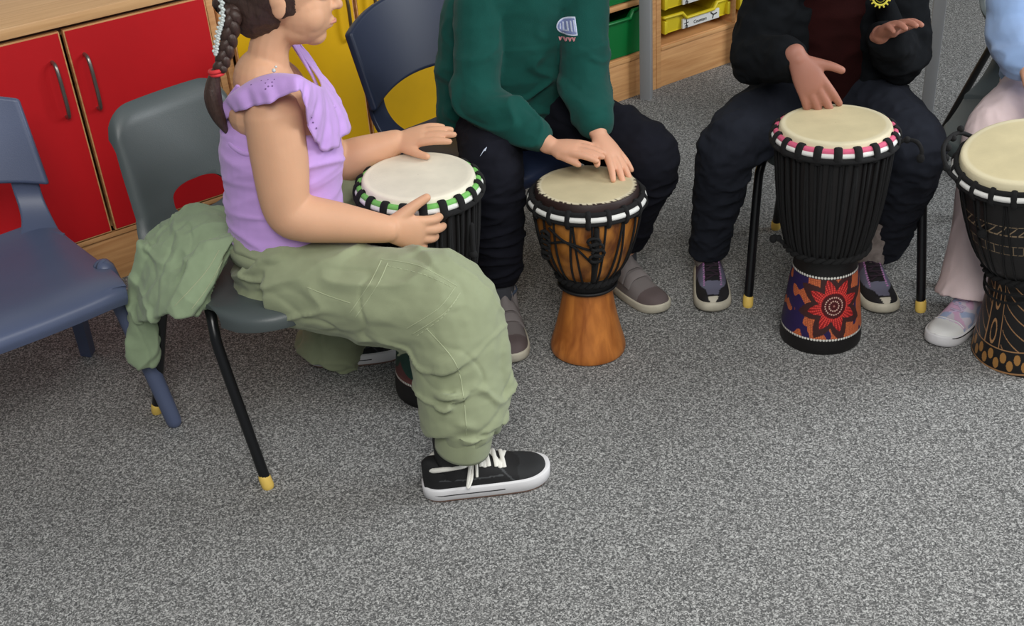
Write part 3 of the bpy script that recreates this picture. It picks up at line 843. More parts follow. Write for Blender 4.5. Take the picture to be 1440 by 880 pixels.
# carved drum at the right
B4 = F(1437, 494)
phi4 = ang_to_cam(B4)
TAN = srgb(172, 128, 86)
def carve_fn(a, z, r):
    da = (a - phi4 + PI) % (2 * PI) - PI
    X = da * r
    if z < .020: return BLK
    if abs(z - .024) < .0013 or abs(z - .075) < .0016: return TAN
    if z < .074:
        for zz, off in ((.057, 0), (.041, .5)):
            q = da / .30 + off; x = (q - round(q)) * .30 * r
            if (x / .0065) ** 2 + ((z - zz) / .0125) ** 2 < 1: return srgb(168, 120, 62)
        return BLK
    q = da / 1.05 + .42; x = (q - math.floor(q)) ; 
    if x < .022 or abs(x - .62) < .022: return TAN
    if .05 < x < .60:
        zz = z + .055 * (x - .05) ** .7 * 1.6 - .02; w = zz / .034
        if abs(w - round(w)) < .040: return TAN
    elif x > .66:
        if ((x - .82) / .09) ** 2 + (((z - .15) % .08 - .04) / .03) ** 2 < 1 : return TAN if ((x - .82) / .065) ** 2 + (((z - .15) % .08 - .04) / .022) ** 2 > 1 else BLK
    return BLK
def carve_bowl(a, z, r):
    da = (a - phi4 + PI) % (2 * PI) - PI
    for z0 in (.335, .385):
        zz = z - z0
        if abs(zz) < .0011 or abs(zz - .022) < .0011:
            return srgb(150, 128, 100) if (da / .1) % 1 < .8 else BLK
        if 0 < zz < .022:
            q = (da / .17) % 1
            if z0 < .36 and abs(q - .5) < .04: return srgb(150, 128, 100)
            if z0 > .36 and abs(q - zz / .022) < .06: return srgb(150, 128, 100)
    return BLK
t = djembe('black goblet drum with carved tan lines and white corded rim, right edge', B4, F(1443, 203, .505), 1,
       [(0, .098), (.004, .102), (.02, .101), (.075, .090), (.14, .076), (.20, .066), (.24, .064)],
       [(.232, .060), (.25, .074), (.28, .090), (.34, .106), (.40, .114), (.47, .118)], .1255,
       foot_fn=carve_fn, bowl_fn=carve_bowl, bowl_mat=M['vc'], rim='white', nrope=14, rope_r=.0018, vee=.5, knots=20, hide=srgb(222, 212, 178), H_=.505, dz=.022, gap=.011)
bm = bmesh.new()
for z, e in ((.205, 0.003), (.190, .004)):
    tube(bm, [V((.070 + e) * math.cos(a), (.070 + e) * math.sin(a), z + .006 * math.sin(a * 2 + z * 90)) for a in [2*PI*k/60 for k in range(60)]], .0026, seg=6, closed=True, sub=1)
obj('neck_cord', bm, M['rope_bk'], t)
bm = bmesh.new()
a0 = phi4 - .95
P = lambda r, a, z: V(r * math.cos(a), r * math.sin(a), z)
tube(bm, [P(.128, a0 - .1, .475), P(.142, a0 - .25, .492), P(.146, a0 - .6, .512), P(.136, a0 - 1.0, .510), P(.118, a0 - 1.30, .478)], .0045, seg=8)
for k in range(5): ell(bm, P(.143 - .002 * k, a0 - .25 - .2 * k, .495 + .005 * k), (.007, .007, .007))
tube(bm, [P(.123, phi4 - .62, .46), P(.125, phi4 - .60, .41), P(.118, phi4 - .58, .385)], .003, seg=7)
ell(bm, P(.118, phi4 - .58, .380), (.009, .009, .011))
obj('carry_rope', bm, M['rope_bk'], t)

# ================================================================ FOOTWEAR
def shoe(parent, heel, toe, style, L_=None, flip=1):
    """parts in room coordinates under the wearer. local x heel->toe, z up"""
    heel = Vector(heel); toe = Vector(toe); d = (toe - heel); d.z = 0
    L_ = L_ or d.length; d.normalize()
    mtx = Matrix.Translation(heel) @ Matrix.Rotation(math.atan2(d.y, d.x), 4, 'Z')
    inv = mtx.inverted()
    Wd = L_ * .185
    def half(s):     # footprint half width and centre offset
        w = math.sqrt(max(0, 1 - ((.17 - s) / .17) ** 2)) * .76 if s < .17 else (.76 + .24 * math.sin((s - .17) / .55 * PI / 2) if s < .72 else math.sqrt(max(0, 1 - ((s - .72) / .28) ** 2.3)))
        off = flip * Wd * .14 * math.sin(s * PI * .9 + .2)
        return max(w, .02) * Wd, off
    hs = {'skate': .029, 'velcro': .022, 'runner': .024, 'canvas': .026}[style]
    # sole
    def outline(z, grow):
        pts = []
        n = 44
        for k in range(n):
            s = .5 - .5 * math.cos(PI * k / n); w, o_ = half(s)
            pts.append(V(s * L_ + (grow * (-math.cos(PI * k / n))), o_ + w + grow, z))
        for k in range(n):
            s = .5 + .5 * math.cos(PI * k / n); w, o_ = half(s)
            pts.append(V(s * L_ + (grow * (math.cos(PI * k / n))), o_ - w - grow, z))
        return pts
    def slab(levels):
        bm = bmesh.new(); rings = []
        for z, g in levels:
            rings.append([bm.verts.new(mtx @ V(p.x, p.y, p.z + (.006 * ((p.x / L_ - .8) / .2) ** 2 if p.x > .8 * L_ else 0))) for p in outline(z, g)])
        n = len(rings[0])
        for a, b_ in zip(rings[:-1], rings[1:]):
            for k in range(n): bm.faces.new((a[k], a[(k+1) % n], b_[(k+1) % n], b_[k]))
        bm.faces.new(rings[0][::-1]); bm.faces.new(rings[-1]); return bm
    tops = {
     'skate': [(0, .040, .070), (.06, .046, .078), (.2, .038, .068), (.38, .036, .062), (.55, .040, .056), (.75, .041, .040), (.92, .034, .037), (.992, .015, .026)],
     'velcro': [(0, .030, .07), (.06, .040, .085), (.2, .036, .085), (.36, .036, .080), (.5, .038, .060), (.72, .041, .040), (.9, .034, .036), (.992, .015, .024)],
     'runner': [(0, .032, .065), (.06, .038, .075), (.2, .036, .07), (.38, .036, .068), (.55, .039, .052), (.75, .041, .036), (.92, .034, .034), (.992, .015, .024)],
     'canvas': [(0, .032, .075), (.06, .038, .085), (.2, .036, .085), (.38, .036, .075), (.55, .038, .052), (.75, .040, .036), (.92, .034, .035), (.992, .015, .026)]}[style]
    bm = bmesh.new(); rings = []
    keys = catmull([V(s, w, h) for s, w, h in tops], 5)
    for kx in keys:
        s = kx.x; h = max(kx.z - hs + .012, .006); w, o_ = half(min(max(s, .02), .985)); w *= 1.0
        ring = []
        for k in range(17):
            th = PI * k / 16; c, sn = math.cos(th), math.sin(th)
            taper = (abs(sn) ** .75)
            ring.append(bm.verts.new(mtx @ V(s * L_, o_ + w * (abs(c) ** .62) * (1 if c > 0 else -1) * (1 - .22 * taper * (h / .06)), hs - .006 + h * taper)))
        rings.append(ring)
    for a, b_ in zip(rings[:-1], rings[1:]):
        for k in range(16): bm.faces.new((a[k], a[k+1], b_[k+1], b_[k]))
        bm.faces.new((a[16], a[0], b_[0], b_[16]))
    bm.faces.new(rings[0]); bm.faces.new(rings[-1][::-1])
    Z = V(0, 0, 1)
    ank = mtx @ V(.21 * L_, flip * .004, 0)
    col_h = {'skate': .062, 'velcro': .098, 'runner': .075, 'canvas': .080}[style]
    tube(bm, [ank + Z * .03, ank + Z * (col_h - .01), ank + Z * col_h - d * .004], [(.029, .036), (.030, .036), (.030, .037)], up=d, seg=20, cap='flat')
    up = fuse('shoe', bm, .0024, 5, M['vc_shoe'], parent)
    def pf_(c):
        q = inv @ c; s = q.x / L_; w, o_ = half(min(max(s, .01), .99)); lat = abs(q.y - o_) / w
        if style == 'skate':
            st = srgb(70, 72, 74); bk = srgb(17, 17, 19)
            zz = .050 - .022 * s
            if abs(q.z - (.043 + .02 * max(0, .3 - s))) < .0011 and .12 < s < .62 and lat > .5: return st
            if abs((s - .70) + (q.z - .03) * 4) < .008 and lat > .5: return st
            if s > .74 and q.z < .045: return srgb(34, 35, 37)
            return bk
        if style == 'velcro':
            if s > .74: return srgb(96, 84, 84)
            return srgb(118, 111, 110)
        if style == 'runner':
            if s > .93 and lat < .45 and q.z < .046: return srgb(198, 192, 176)
            if s > .90 or (q.z < .040 and s > .5) or s < .10: return srgb(24, 22, 25)
            if .30 < s < .72 and abs(lat - .50) < .045 and (s * 34) % 1 < .55: return srgb(196, 132, 190)
            if s > .66: return srgb(106, 106, 126)
            if lat < .46 and s > .26: return srgb(22, 18, 24)
            return srgb(84, 66, 92) if s < .45 else srgb(98, 96, 116)
        if s > .74: return srgb(232, 232, 230)
        n1_ = noise.noise(q * 45); n2_ = noise.noise(q * 45 + V(7, 7, 7))
        base = Vector(srgb(214, 206, 218)[:3])
        if n1_ > .12: base = Vector(srgb(218, 180, 208)[:3])
        elif n2_ > .15: base = Vector(srgb(168, 182, 214)[:3])
        return (*base, 1)
    paint(up, pf_)
    g = .0025
    if style == 'runner': lv = [(.002, -.004), (0.0, -.001), (.006, .0045), (.017, .004), (.024, .001), (.025, -.004)]
    else: lv = [(0.0, -.001), (.003, .0015), (.010, g), (hs - .003, g), (hs, .0015), (hs + .001, -.004)]
    if style == 'skate':
        obj('outsole', slab([(0, 0), (.004, .002), (.005, 0)]), M['gum'], up)
        lv = [(.004, .001), (.006, .003), (hs - .002, .0035), (hs, .002), (hs + .001, -.004)]
    obj('sole', slab(lv), M['sole_w'] if style in ('skate', 'canvas') else M['sole_c'], up)
    def ringline(z, grow, s0, s1, r, m, nm):
        bm = bmesh.new()
        for sgn in (1, -1):
            pts = []
            for k in range(25):
                s = lerp(s0, s1, k / 24); w, o_ = half(s)
                pts.append(mtx @ V(s * L_, o_ + sgn * (w + grow), z + (.006 * ((s - .8) / .2) ** 2 if s > .8 else 0)))
            tube(bm, pts, r, seg=6, sub=1)
        obj(nm, bm, m, up)
    if style == 'skate': ringline(.0165, .0034, .05, .62, .0011, M['black_rub'], 'sole_stripe')
    if style == 'canvas': ringline(hs - .003, .0026, .03, .985, .0014, M['black_rub'], 'sole_stripe')
    # fit details onto the upper
    b2 = bmesh.new(); b2.from_mesh(up.data); tree = BVHTree.FromBMesh(b2)
    def top(s, lat, e=.001):
        w, o_ = half(s); o3 = mtx @ V(s * L_, o_ + lat * w, .30)
        hit = tree.ray_cast(o3, V(0, 0, -1)); 
        return (hit[0] if hit[0] else mtx @ V(s * L_, o_ + lat * w, .05)) + V(0, 0, e)
    if style in ('skate', 'runner', 'canvas'):
        bm = bmesh.new(); lm = {'skate': M['lace_w'], 'runner': M['lace_d'], 'canvas': M['lace_p']}[style]
        rad = (.0042, .0014) if style == 'skate' else (.0028, .0014)
        s_list = [.46, .52, .58, .64] if style == 'skate' else [.36, .42, .48, .54, .60]
        for k, s in enumerate(s_list):
            la = .62 if style == 'skate' else .34
            tube(bm, [top(s + .012 * j_, la * (j_ / 3) ) for j_ in (-3, -2, -1, 0, 1, 2, 3)] if k % 2 else [top(s - .012 * j_, la * (j_ / 3)) for j_ in (-3, -2, -1, 0, 1, 2, 3)], [rad] * 7, seg=8, sub=2)
            tube(bm, [top(s, la * (j_ / 3), .003) for j_ in (-3, -1.5, 0, 1.5, 3)], [rad] * 5, seg=8, sub=2)
        # bow
        if style == 'skate':
            c = top(.40, 0, .004)
            for sg in (-1, 1):
                lp = [top(.40, 0, .005), top(.385, sg * .5, .010), top(.345, sg * .95, .010) , mtx @ V(.33 * L_, sg * half(.33)[0] * 1.16, .036), top(.37, sg * .92, .006), top(.40, sg * .4, .004), top(.41, 0, .004)]
                tube(bm, lp, [(.0032, .0016)] * 7, seg=8)
                tube(bm, [top(.41, 0, .005), top(.425, sg * .55, .006), top(.415, sg * .9, .006)], [(.0026, .0014)] * 3, seg=8)
        obj('laces', bm, lm, up)
    if style == 'velcro':
        for s, wz in ((.30, .017), (.42, .017), (.54, .017)):
            bm = bmesh.new()
            vs = []
            for lat in [k / 8 - 1 for k in range(17)]:
                lat *= .98 
                ed = 1.5 if abs(lat) > .9 else 0
                a = top(s - wz / L_ / 1.0 * .55, lat * .9, .0028); b_ = top(s + wz / L_ * .55, lat * .9, .0028)
                vs.append((bm.verts.new(a), bm.verts.new(b_)))
            for p, q in zip(vs[:-1], vs[1:]): bm.faces.new((p[0], p[1], q[1], q[0]))
            o = obj('strap', bm, M['strap_g'], up); thicken(o, .0060, 0, .001)
        bm = bmesh.new(); tube(bm, [ank + Z * (col_h + .001) + V(math.cos(a) * .030, math.sin(a) * .030, 0) for a in [k * PI / 10 for k in range(20)]], .0045, seg=8, closed=True, sub=1)
        obj('padded_collar', bm, mat('slate_blue_lining', srgb(72, 84, 104), .9), up)
    if style == 'skate':
        bm = bmesh.new()
        tube(bm, [ank + Z * (.070 - .012 * math.cos(a - .0)**2 + .004) + d * (.040 * math.cos(a)) + d.cross(Z) * (.031 * math.sin(a)) for a in [k * PI / 12 for k in range(24)]], .0048, seg=8, closed=True, sub=1)
        obj('white_lining', bm, M['lace_w'], up)
    if style == 'canvas':
        bm = bmesh.new(); tube(bm, [top(.72, l_, .0005) for l_ in (-.85, -.5, 0, .5, .85)], .0018, seg=6); obj('toe_cap_edge', bm, M['sole_w'], up)
    b2.free()
    return up

# ================================================================ PEOPLE
UP = V(0, 0, 1)
def basis(f, u=UP):
    f = Vector(f).normalized(); l = Vector(u).cross(f).normalized(); u2 = f.cross(l)
    return f, l, u2
def hand(bm, wrist, f, back, thumb, sc=1.0, curl=(.25, .3, .35, .4), spread=.10, thumb_dir=(.75, .62, -.12), thumb_bend=.3):
    """five separate fingers on a palm. f: towards the fingers, back: out of the back of the hand, thumb: side of the thumb"""
    f = Vector(f).normalized(); b = Vector(back); b = (b - f * b.dot(f)).normalized(); s = b.cross(f)
    if s.dot(Vector(thumb)) < 0: s = -s
    w = Vector(wrist); P = lambda x, y, z: w + (f * x + s * y + b * z) * sc
    tube(bm, [P(-.015, 0, 0), P(.0, 0, 0), P(.03, .001, .001), P(.056, 0, .001), P(.064, 0, .0)], [(.0195*sc, .0150*sc), (.0200*sc, .0148*sc), (.0275*sc, .0145*sc), (.0295*sc, .0120*sc), (.0275*sc, .0095*sc)], up=b, seg=24, sub=5)
    ell(bm, P(.024, .017, -.006), (.014*sc, .014*sc, .014*sc))
    for i, (oy, L_, x0) in enumerate(((.0225, .053, .060), (.0075, .059, .063), (-.0075, .055, .061), (-.0215, .044, .055))):
        a = curl[i]; yaw = spread * (1.5 - i) * 1.0
        d = (f + s * yaw).normalized(); p = P(x0 - .012, oy * .9, 0); pts = [p, P(x0 + .002, oy, .001)]
        ang = a * .8
        cur = pts[-1]
        for seg_, fr in enumerate((.42, .32, .26)):
            dd = d * math.cos(ang) - b * math.sin(ang)
            cur = cur + dd * L_ * fr * sc; pts.append(cur); ang += a * (1.15 if seg_ == 0 else .7)
        r0 = (.0082, .0084, .0080, .0072)[i] * sc
        tube(bm, pts, [r0 * 1.15, r0 * 1.08, r0 * 1.02, r0 * .94, r0 * .82], up=b, seg=12, sub=3)
    td = (f * thumb_dir[0] + s * thumb_dir[1] + b * thumb_dir[2]).normalized()
    td2 = (td + f * thumb_bend - b * thumb_bend * .3).normalized()
    p0 = P(.014, .014, -.004); p1 = p0 + td * .024 * sc; p2 = p1 + td * .020 * sc; p3 = p2 + td2 * .020 * sc
    tube(bm, [p0, p1, p2, p3], [.0125*sc, .0108*sc, .0088*sc, .0076*sc], up=b, seg=12, sub=4)
    return P
def head_shape(bm, c, f, u=UP, k=1.0):
    f, l, u = basis(f, u); R = Matrix((f, l, u)).transposed()
    P = lambda x, y, z: c + (f * x + l * y + u * z) * k
    E = lambda p, r: ell(bm, P(*p), [q * k for q in r], R, 24)
    E((-.010, 0, .022), (.086, .070, .083)); E((.030, 0, -.028), (.052, .055, .062)); E((.048, 0, -.074), (.023, .026, .019))
    E((.020, 0, -.060), (.045, .046, .030))
    for s in (-1, 1):
        E((.040, .026 * s, -.034), (.032, .029, .032)); E((-.006, .070 * s, -.006), (.013, .006, .023)); E((-.010, .073 * s, .004), (.012, .005, .014))
        E((.060, .030 * s, .022), (.018, .024, .010))
    tube(bm, [P(.074, 0, .012), P(.086, 0, -.008), P(.092, 0, -.022)], [.006*k, .0075*k, .0095*k], up=l, sub=3); 
    for s in (-1, 1): E((.083, .009 * s, -.024), (.008, .006, .006))
    tube(bm, [P(.070, .020, -.050), P(.0805, .008, -.047), P(.0815, 0, -.048), P(.0805, -.008, -.047), P(.070, -.020, -.050)], .0045*k, sub=2)
    tube(bm, [P(.070, .016, -.056), P(.079, 0, -.057), P(.070, -.016, -.056)], .0050*k, sub=2)
    return P, R
def face_bits(root, body, P, R, k=1.0):
    for s in (-1, 1):
        bm = bmesh.new(); ell(bm, P(.0665, .030 * s, .001), (.0085*k, .0115*k, .0062*k), R); e = obj('eye', bm, M['eye'], root)
        bm = bmesh.new(); ell(bm, P(.0730, .030 * s, .001), (.0030*k, .0055*k, .0052*k), R); obj('iris', bm, M['iris'], e)
        bm = bmesh.new(); tube(bm, [P(.074, .016*s, .020), P(.077, .030*s, .025), P(.068, .044*s, .020)], .0022*k, seg=8); obj('eyebrow', bm, M['hair'], root)
    bm = bmesh.new(); tube(bm, [P(.074, .018, -.0515), P(.0845, .007, -.0500), P(.0855, 0, -.0510), P(.0845, -.007, -.0500), P(.074, -.018, -.0515)], [.0015*k, .0032*k, .0030*k, .0032*k, .0015*k], seg=8); obj('lips', bm, M['lip'], root)
def arm(bm, sh, el, wr, r=(.038, .034, .029, .029, .026, .0185), up=UP):
    sh, el, wr = Vector(sh), Vector(el), Vector(wr); up = (el - sh).cross(wr - el)
    tube(bm, [sh, sh.lerp(el, .45), sh.lerp(el, .92), el.lerp(wr, .15), el.lerp(wr, .5), wr], list(r), up=up, seg=36, sub=8)
def leg(bm, hip, kn, an, r=(.062, .054, .044, .040, .034, .024)):
    hip, kn, an = Vector(hip), Vector(kn), Vector(an)
    tube(bm, [hip, hip.lerp(kn, .5), hip.lerp(kn, .95), kn.lerp(an, .12), kn.lerp(an, .45), an], list(r), up=(1, 0, .1), seg=18, sub=4)
BACK_EXTRA = []
def body_mesh(root, j, skin, hands, head_dir, facing, voxel=.0024, head_up=UP):
    bm = bmesh.new(); f = Vector(facing)
    tube(bm, [j['pelvis'], j['waist'], j['chest'], j['neck'] - UP * .035], [(.098, .080), (.088, .072), (.104, .076), (.075, .050)], up=f, seg=28, sub=6)
    tube(bm, [j['shR'], j['neck'] - UP * .028, j['shL']], [.036, .040, .036], up=f, sub=5)
    tube(bm, [j['neck'] - UP * .05, j['neck'] + (j['head'] - j['neck']) * .25, j['head'] - UP * .045], [.045, .035, .037], up=f, sub=5)
    for c_, r_ in BACK_EXTRA: ell(bm, c_, r_)
    P, R = head_shape(bm, j['head'], head_dir, head_up)
    for s in 'RL':
        if 'wr' + s in j: arm(bm, j['sh' + s], j['el' + s], j['wr' + s], j.get('arm_r', (.038, .034, .029, .029, .026, .0185)))
        if 'kn' + s in j:
            leg(bm, j['hip' + s], j['kn' + s], j['an' + s])
            fd = j.get('foot' + s, f); az = j['an' + s].z; A0 = V(j['an' + s].x, j['an' + s].y, 0); tube(bm, [A0 + UP * (az - .01), A0 + fd * .010 + UP * .045, A0 + fd * .05 + UP * .033, A0 + fd * .10 + UP * .028], [.024, .020, (.018, .012), (.016, .008)], up=fd + UP * .01)
    for h in hands: hand(bm, **h)
    o = fuse('body', bm, voxel, 9, skin, root)
    face_bits(root, o, P, R)
    return o, P, R
def cap_hair(root, j, P, R, long=False):
    bm = bmesh.new()
    c = P(-.012, 0, .030); ell(bm, c, (.094, .078, .084), R, 28); ell(bm, P(-.040, 0, -.004), (.064, .066, .072), R)
    if long: ell(bm, P(-.050, 0, -.020), (.050, .060, .060), R)
    cutp = lambda p: ((p - P(0, 0, 0)).dot(R @ V(1, 0, 0)) > .022 and (p - P(0, 0, 0)).dot(R @ V(0, 0, 1)) < .052 + .0) 
    o = fuse('hair', bm, .0026, 3, M['hair'], root, disp=folds(.0016, (60, 60, 14)), cut=cutp)
    thicken(o, .003, -1)
    return o
def sleeve(bm, sh, el, wr, r0=.052, r1=.044, r2=.036, cuff=.030, up=UP, elbow=.05):
    sh, el, wr = Vector(sh), Vector(el), Vector(wr); up = (el - sh).cross(wr - el)
    cu = wr - (wr - el).normalized() * .022
    tube(bm, [sh, sh.lerp(el, .5), sh.lerp(el, .93), el.lerp(cu, .12), el.lerp(cu, .55), el.lerp(cu, .82)], [r0, r1 * 1.02, elbow, elbow, r2 * 1.05, r2], up=up, seg=20, sub=4)
    tube(bm, [el.lerp(cu, .74), el.lerp(cu, .80), cu], [cuff * 1.05, cuff * .98, cuff * .9], up=up, seg=20, sub=2, cap='flat')
def trouser_leg(bm, hip, kn, an, r, ends=None, up=(1, 0, .1)):
    hip, kn, an = Vector(hip), Vector(kn), Vector(an)
    tube(bm, [hip, hip.lerp(kn, .5), hip.lerp(kn, .92), kn.lerp(an, .1), kn.lerp(an, .5), kn.lerp(an, .85), an], r, up=up, seg=26, sub=5, cap='flat')
def seam(body, pts, r, m, nm, parent, stitch=False):
    """thread laid on the near side of a cloth; pts are sightings of the seam line"""
    b2 = bmesh.new(); b2.from_mesh(body.data); tree = BVHTree.FromBMesh(b2); b2.free()
    pp = catmull([V(p[0], p[1], 0) for p in pts], 12); out = []
    for p in pp:
        d = ray(p.x, p.y).normalized(); h = tree.ray_cast(CAM, d)
        if h[0] and (not out or (h[0] - out[-1]).length < .05): out.append(h[0] + h[1] * r * .1)
    if len(out) < 3: return None
    bm = bmesh.new()
    if stitch:
        for a, c in zip(out[::2], out[1::2]): tube(bm, [a, c], r, seg=5, sub=1)
    else: tube(bm, out, r, seg=6, sub=1)
    return obj(nm, bm, m, parent)

# ---------------------------------------------------------------- child in purple
th = math.radians(4); FG = V(math.cos(th), math.sin(th), 0); LG = V(-math.sin(th), math.cos(th), 0)
G = thing('person', 'child in lilac ruffled top and sage cargo trousers drumming with hand on green-rimmed drum', 'person', (-.44, 2.0, 0), 0, 'seated children playing goblet drums', world_children=True)
heelG = F(598, 694) + V(0, -.004, 0); toeG = F(766, 660) + V(0, -.018, 0)
toeG = heelG + (toeG - heelG).normalized() * .238
dG = (toeG - heelG).normalized()
g = {}
g['pelvis'] = V(-.435, 2.01, .445); g['waist'] = W(398, 290, 2.0); g['chest'] = W(392, 190, 2.0); g['neck'] = W(372, 92, 2.0)
g['head'] = W(398, -12, 2.02)
g['arm_r'] = (.050, .050, .043, .043, .037, .0255)
g['shR'] = W(384, 162, 1.92); g['elR'] = W(405, 303, 1.885); g['wrR'] = W(543, 322, 1.905)
g['shL'] = W(388, 118, 2.10); g['elL'] = W(470, 232, 2.19); g['wrL'] = W(556, 200, 2.20)
g['hipR'] = W(405, 392, 1.94); g['knR'] = W(632, 432, 1.81); g['anR'] = heelG + dG * .062 + UP * .085
g['hipL'] = V(-.43, 2.09, .44); g['knL'] = V(-.225, 2.315, .365); g['anL'] = F(462, 500, 0) + UP * .085
dL = (F(552, 492) - F(455, 504)).normalized()
g['footR'] = dG; g['footL'] = dL
fR = (W(612, 331, 1.945) - g['wrR']).normalized()
fL = (W(618, 184, 2.19) - g['wrL']).normalized()
hR = dict(wrist=g['wrR'], f=fR, back=(-.15, -1, .25), thumb=(0.1, 0, 1), sc=1.12, curl=(.34, .30, .34, .40), spread=.10, thumb_dir=(.62, .75, .05), thumb_bend=.2)
hL = dict(wrist=g['wrL'], f=fL, back=(0, -.35, 1), thumb=(0, -1, .1), sc=.98, curl=(.12, .12, .15, .2), spread=.08)
BACK_EXTRA = [(W(378, 148, 2.0), (.074, .105, .055)), (W(370, 112, 2.0), (.052, .066, .055)), (W(388, 200, 2.0), (.092, .100, .10))]
gb, GP, GR = body_mesh(G, g, M['skin_girl'], [hR, hL], (.99, .10, -.10), FG)
hr = cap_hair(G, g, GP, GR, long=True)
BACK_EXTRA = []
# braid: three strands, band and tail
bp = catmull([GP(-.075, 0, .02), GP(-.100, -.01, -.02), W(326, 18, 1.96), W(321, 60, 1.955), W(310, 96, 1.95)], 14)
bm = bmesh.new()
for ph in range(3):
    pts = []
    for i, p in enumerate(bp):
        a = i * .40 + ph * 2 * PI / 3; w_ = .011 * (1 - .45 * i / len(bp))
        pts.append(p + V(1, 0, 0) * w_ * math.cos(a) + V(0, 1, 0) * w_ * .6 * math.sin(2 * a))
    tube(bm, pts, [.0120 * (1 - .35 * i / len(bp)) for i in range(len(pts))], up=(0, 1, 0), seg=10, sub=1)
obj('braid', bm, M['hair'], hr)
bm = bmesh.new()
c = W(304, 99, 1.95); tube(bm, [c + V(.011 * math.cos(a), .010 * math.sin(a), .0015 * math.cos(a)) for a in [k * PI / 8 for k in range(16)]], (.004, .006)[0], seg=8, closed=True, sub=1)
tube(bm, [c + V(.010 * math.cos(a), .009 * math.sin(a), -.006) for a in [k * PI / 8 for k in range(16)]], .0035, seg=8, closed=True, sub=1)
obj('hair_elastic', bm, M['red_el'], hr)
bm = bmesh.new()
tube(bm, [W(304, 100, 1.95), W(300, 118, 1.95), W(300, 140, 1.948), W(308, 165, 1.948), W(321, 190, 1.95)], [.008, .0125, .0155, .012, .002], up=(0, 1, 0), seg=14, sub=6)
obj('ponytail', bm, M['hair'], hr)
bm = bmesh.new()
for k, p in enumerate(catmull([W(310, -8, 1.94), W(313, 25, 1.94), W(307, 50, 1.938), W(303, 76, 1.938)], 8)):
    ell(bm, p, (.0034, .0034, .0038), seg=10); ell(bm, p + V(.0030 * (-1) ** k, 0, .003), (.0028, .0028, .0030), seg=8)
obj('bead_string', bm, M['beads'], hr)
bm = bmesh.new(); ell(bm, W(385, 99, 1.92), (.0035, .0035, .0035), seg=10); ell(bm, W(388, 94, 1.925), (.0022, .0022, .0022), seg=8); obj('strap_bead', bm, M['beads'], G)
# lilac top
bm = bmesh.new()
ax_ = [W(405, 324, 2.0), W(402, 298, 2.0), W(398, 250, 2.0), W(396, 205, 2.0), W(400, 172, 2.005)]
tube(bm, ax_, [(.112, .108), (.108, .106), (.106, .108), (.106, .111), (.096, .100)], up=FG, seg=32, sub=6, cap='flat')
for z, e in ((.0, .003),): pass
fo = folds(.0035, (7, 7, 34), 3.0)
cr1 = creases(.006, (5, 5, 24), 6.0, .25)
top_ = fuse('lilac_top', bm, .0036, 4, M['purple'], G, disp=lambda p, n: fo(p, n) * .5 + cr1(p, n))
bm = bmesh.new()
tube(bm, [W(314, 166, 1.975), W(316, 190, 1.955), W(327, 206, 1.925), W(345, 216, 1.905), W(366, 214, 1.90)], [(.005, .0025)] * 5, up=(0, -1, 0), seg=8, sub=6); obj('strap', bm, M['purple'], top_)
bm = bmesh.new(); tube(bm, [W(314, 166, 1.975), W(320, 145, 1.965), W(336, 122, 1.95)], [(.006, .003)] * 3, up=(0, -1, 0), seg=8, sub=6); obj('strap', bm, M['purple'], top_)
U = [(314,166,1.975),(324,138,1.958),(348,116,1.935),(382,104,1.92),(416,106,1.915),(438,116,1.92),(450,122,1.945),(452,120,1.985),(449,112,2.03),(440,98,2.07),(426,80,2.10),(412,60,2.12)]
Lw = [(317,172,1.972),(330,158,1.925),(358,150,1.878),(392,140,1.858),(422,127,1.858),(430,160,1.873),(441,196,1.90),(462,212,1.93),(488,190,1.995),(486,168,2.06),(462,120,2.10),(424,66,2.13)]
UU = catmull([W(*p) for p in U], 12); LL = catmull([W(*p) for p in Lw], 12)
def ruf(u, v):
    f = u * (len(UU) - 1); i = min(int(f), len(UU) - 2); a = UU[i].lerp(UU[i+1], f - i); b_ = LL[i].lerp(LL[i+1], f - i)
    p = a.lerp(b_, v); o_ = (p - V(-.39, 2.0, p.z)).normalized()
    w = math.sin(u * 60) * .0045 + math.sin(u * 131 + 1) * .002 + .004 * noise.noise(p * 60)
    return p + o_ * (w * v + .010 * math.sin(PI * v)) + UP * (.012 * math.sin(PI * v) if u < .45 else .003 * math.sin(u * 90) * v)
bm = bmesh.new(); grid(bm, ruf, 150, 16)
rf = obj('ruffle', bm, M['purple'], top_); thicken(rf, .0022, 0)
bm = bmesh.new()
def rp(u, v): return ruf(u, v) + (ruf(u, v) - V(-.39, 2.0, ruf(u, v).z)).normalized() * .0016
for u, v in ((.20,.35),(.235,.30),(.255,.35),(.245,.45),(.265,.5),(.25,.58),(.262,.62),(.24,.62),(.275,.42),(.50,.78),(.515,.8),(.53,.8)):
    ell(bm, rp(u, v), (.0016, .0016, .0016), seg=8)
obj('eyelet_holes', bm, mat('eyelet_hole_shade', srgb(120, 92, 140), .9), rf)
bm = bmesh.new()   # neckline strap across the chest
tube(bm, [W(412, 62, 2.115), W(436, 100, 2.075), W(450, 128, 2.03), W(470, 150, 2.0)], [(.007, .003)] * 4, up=(1, -.5, 0), seg=8, sub=6); obj('strap', bm, M['purple'], top_)
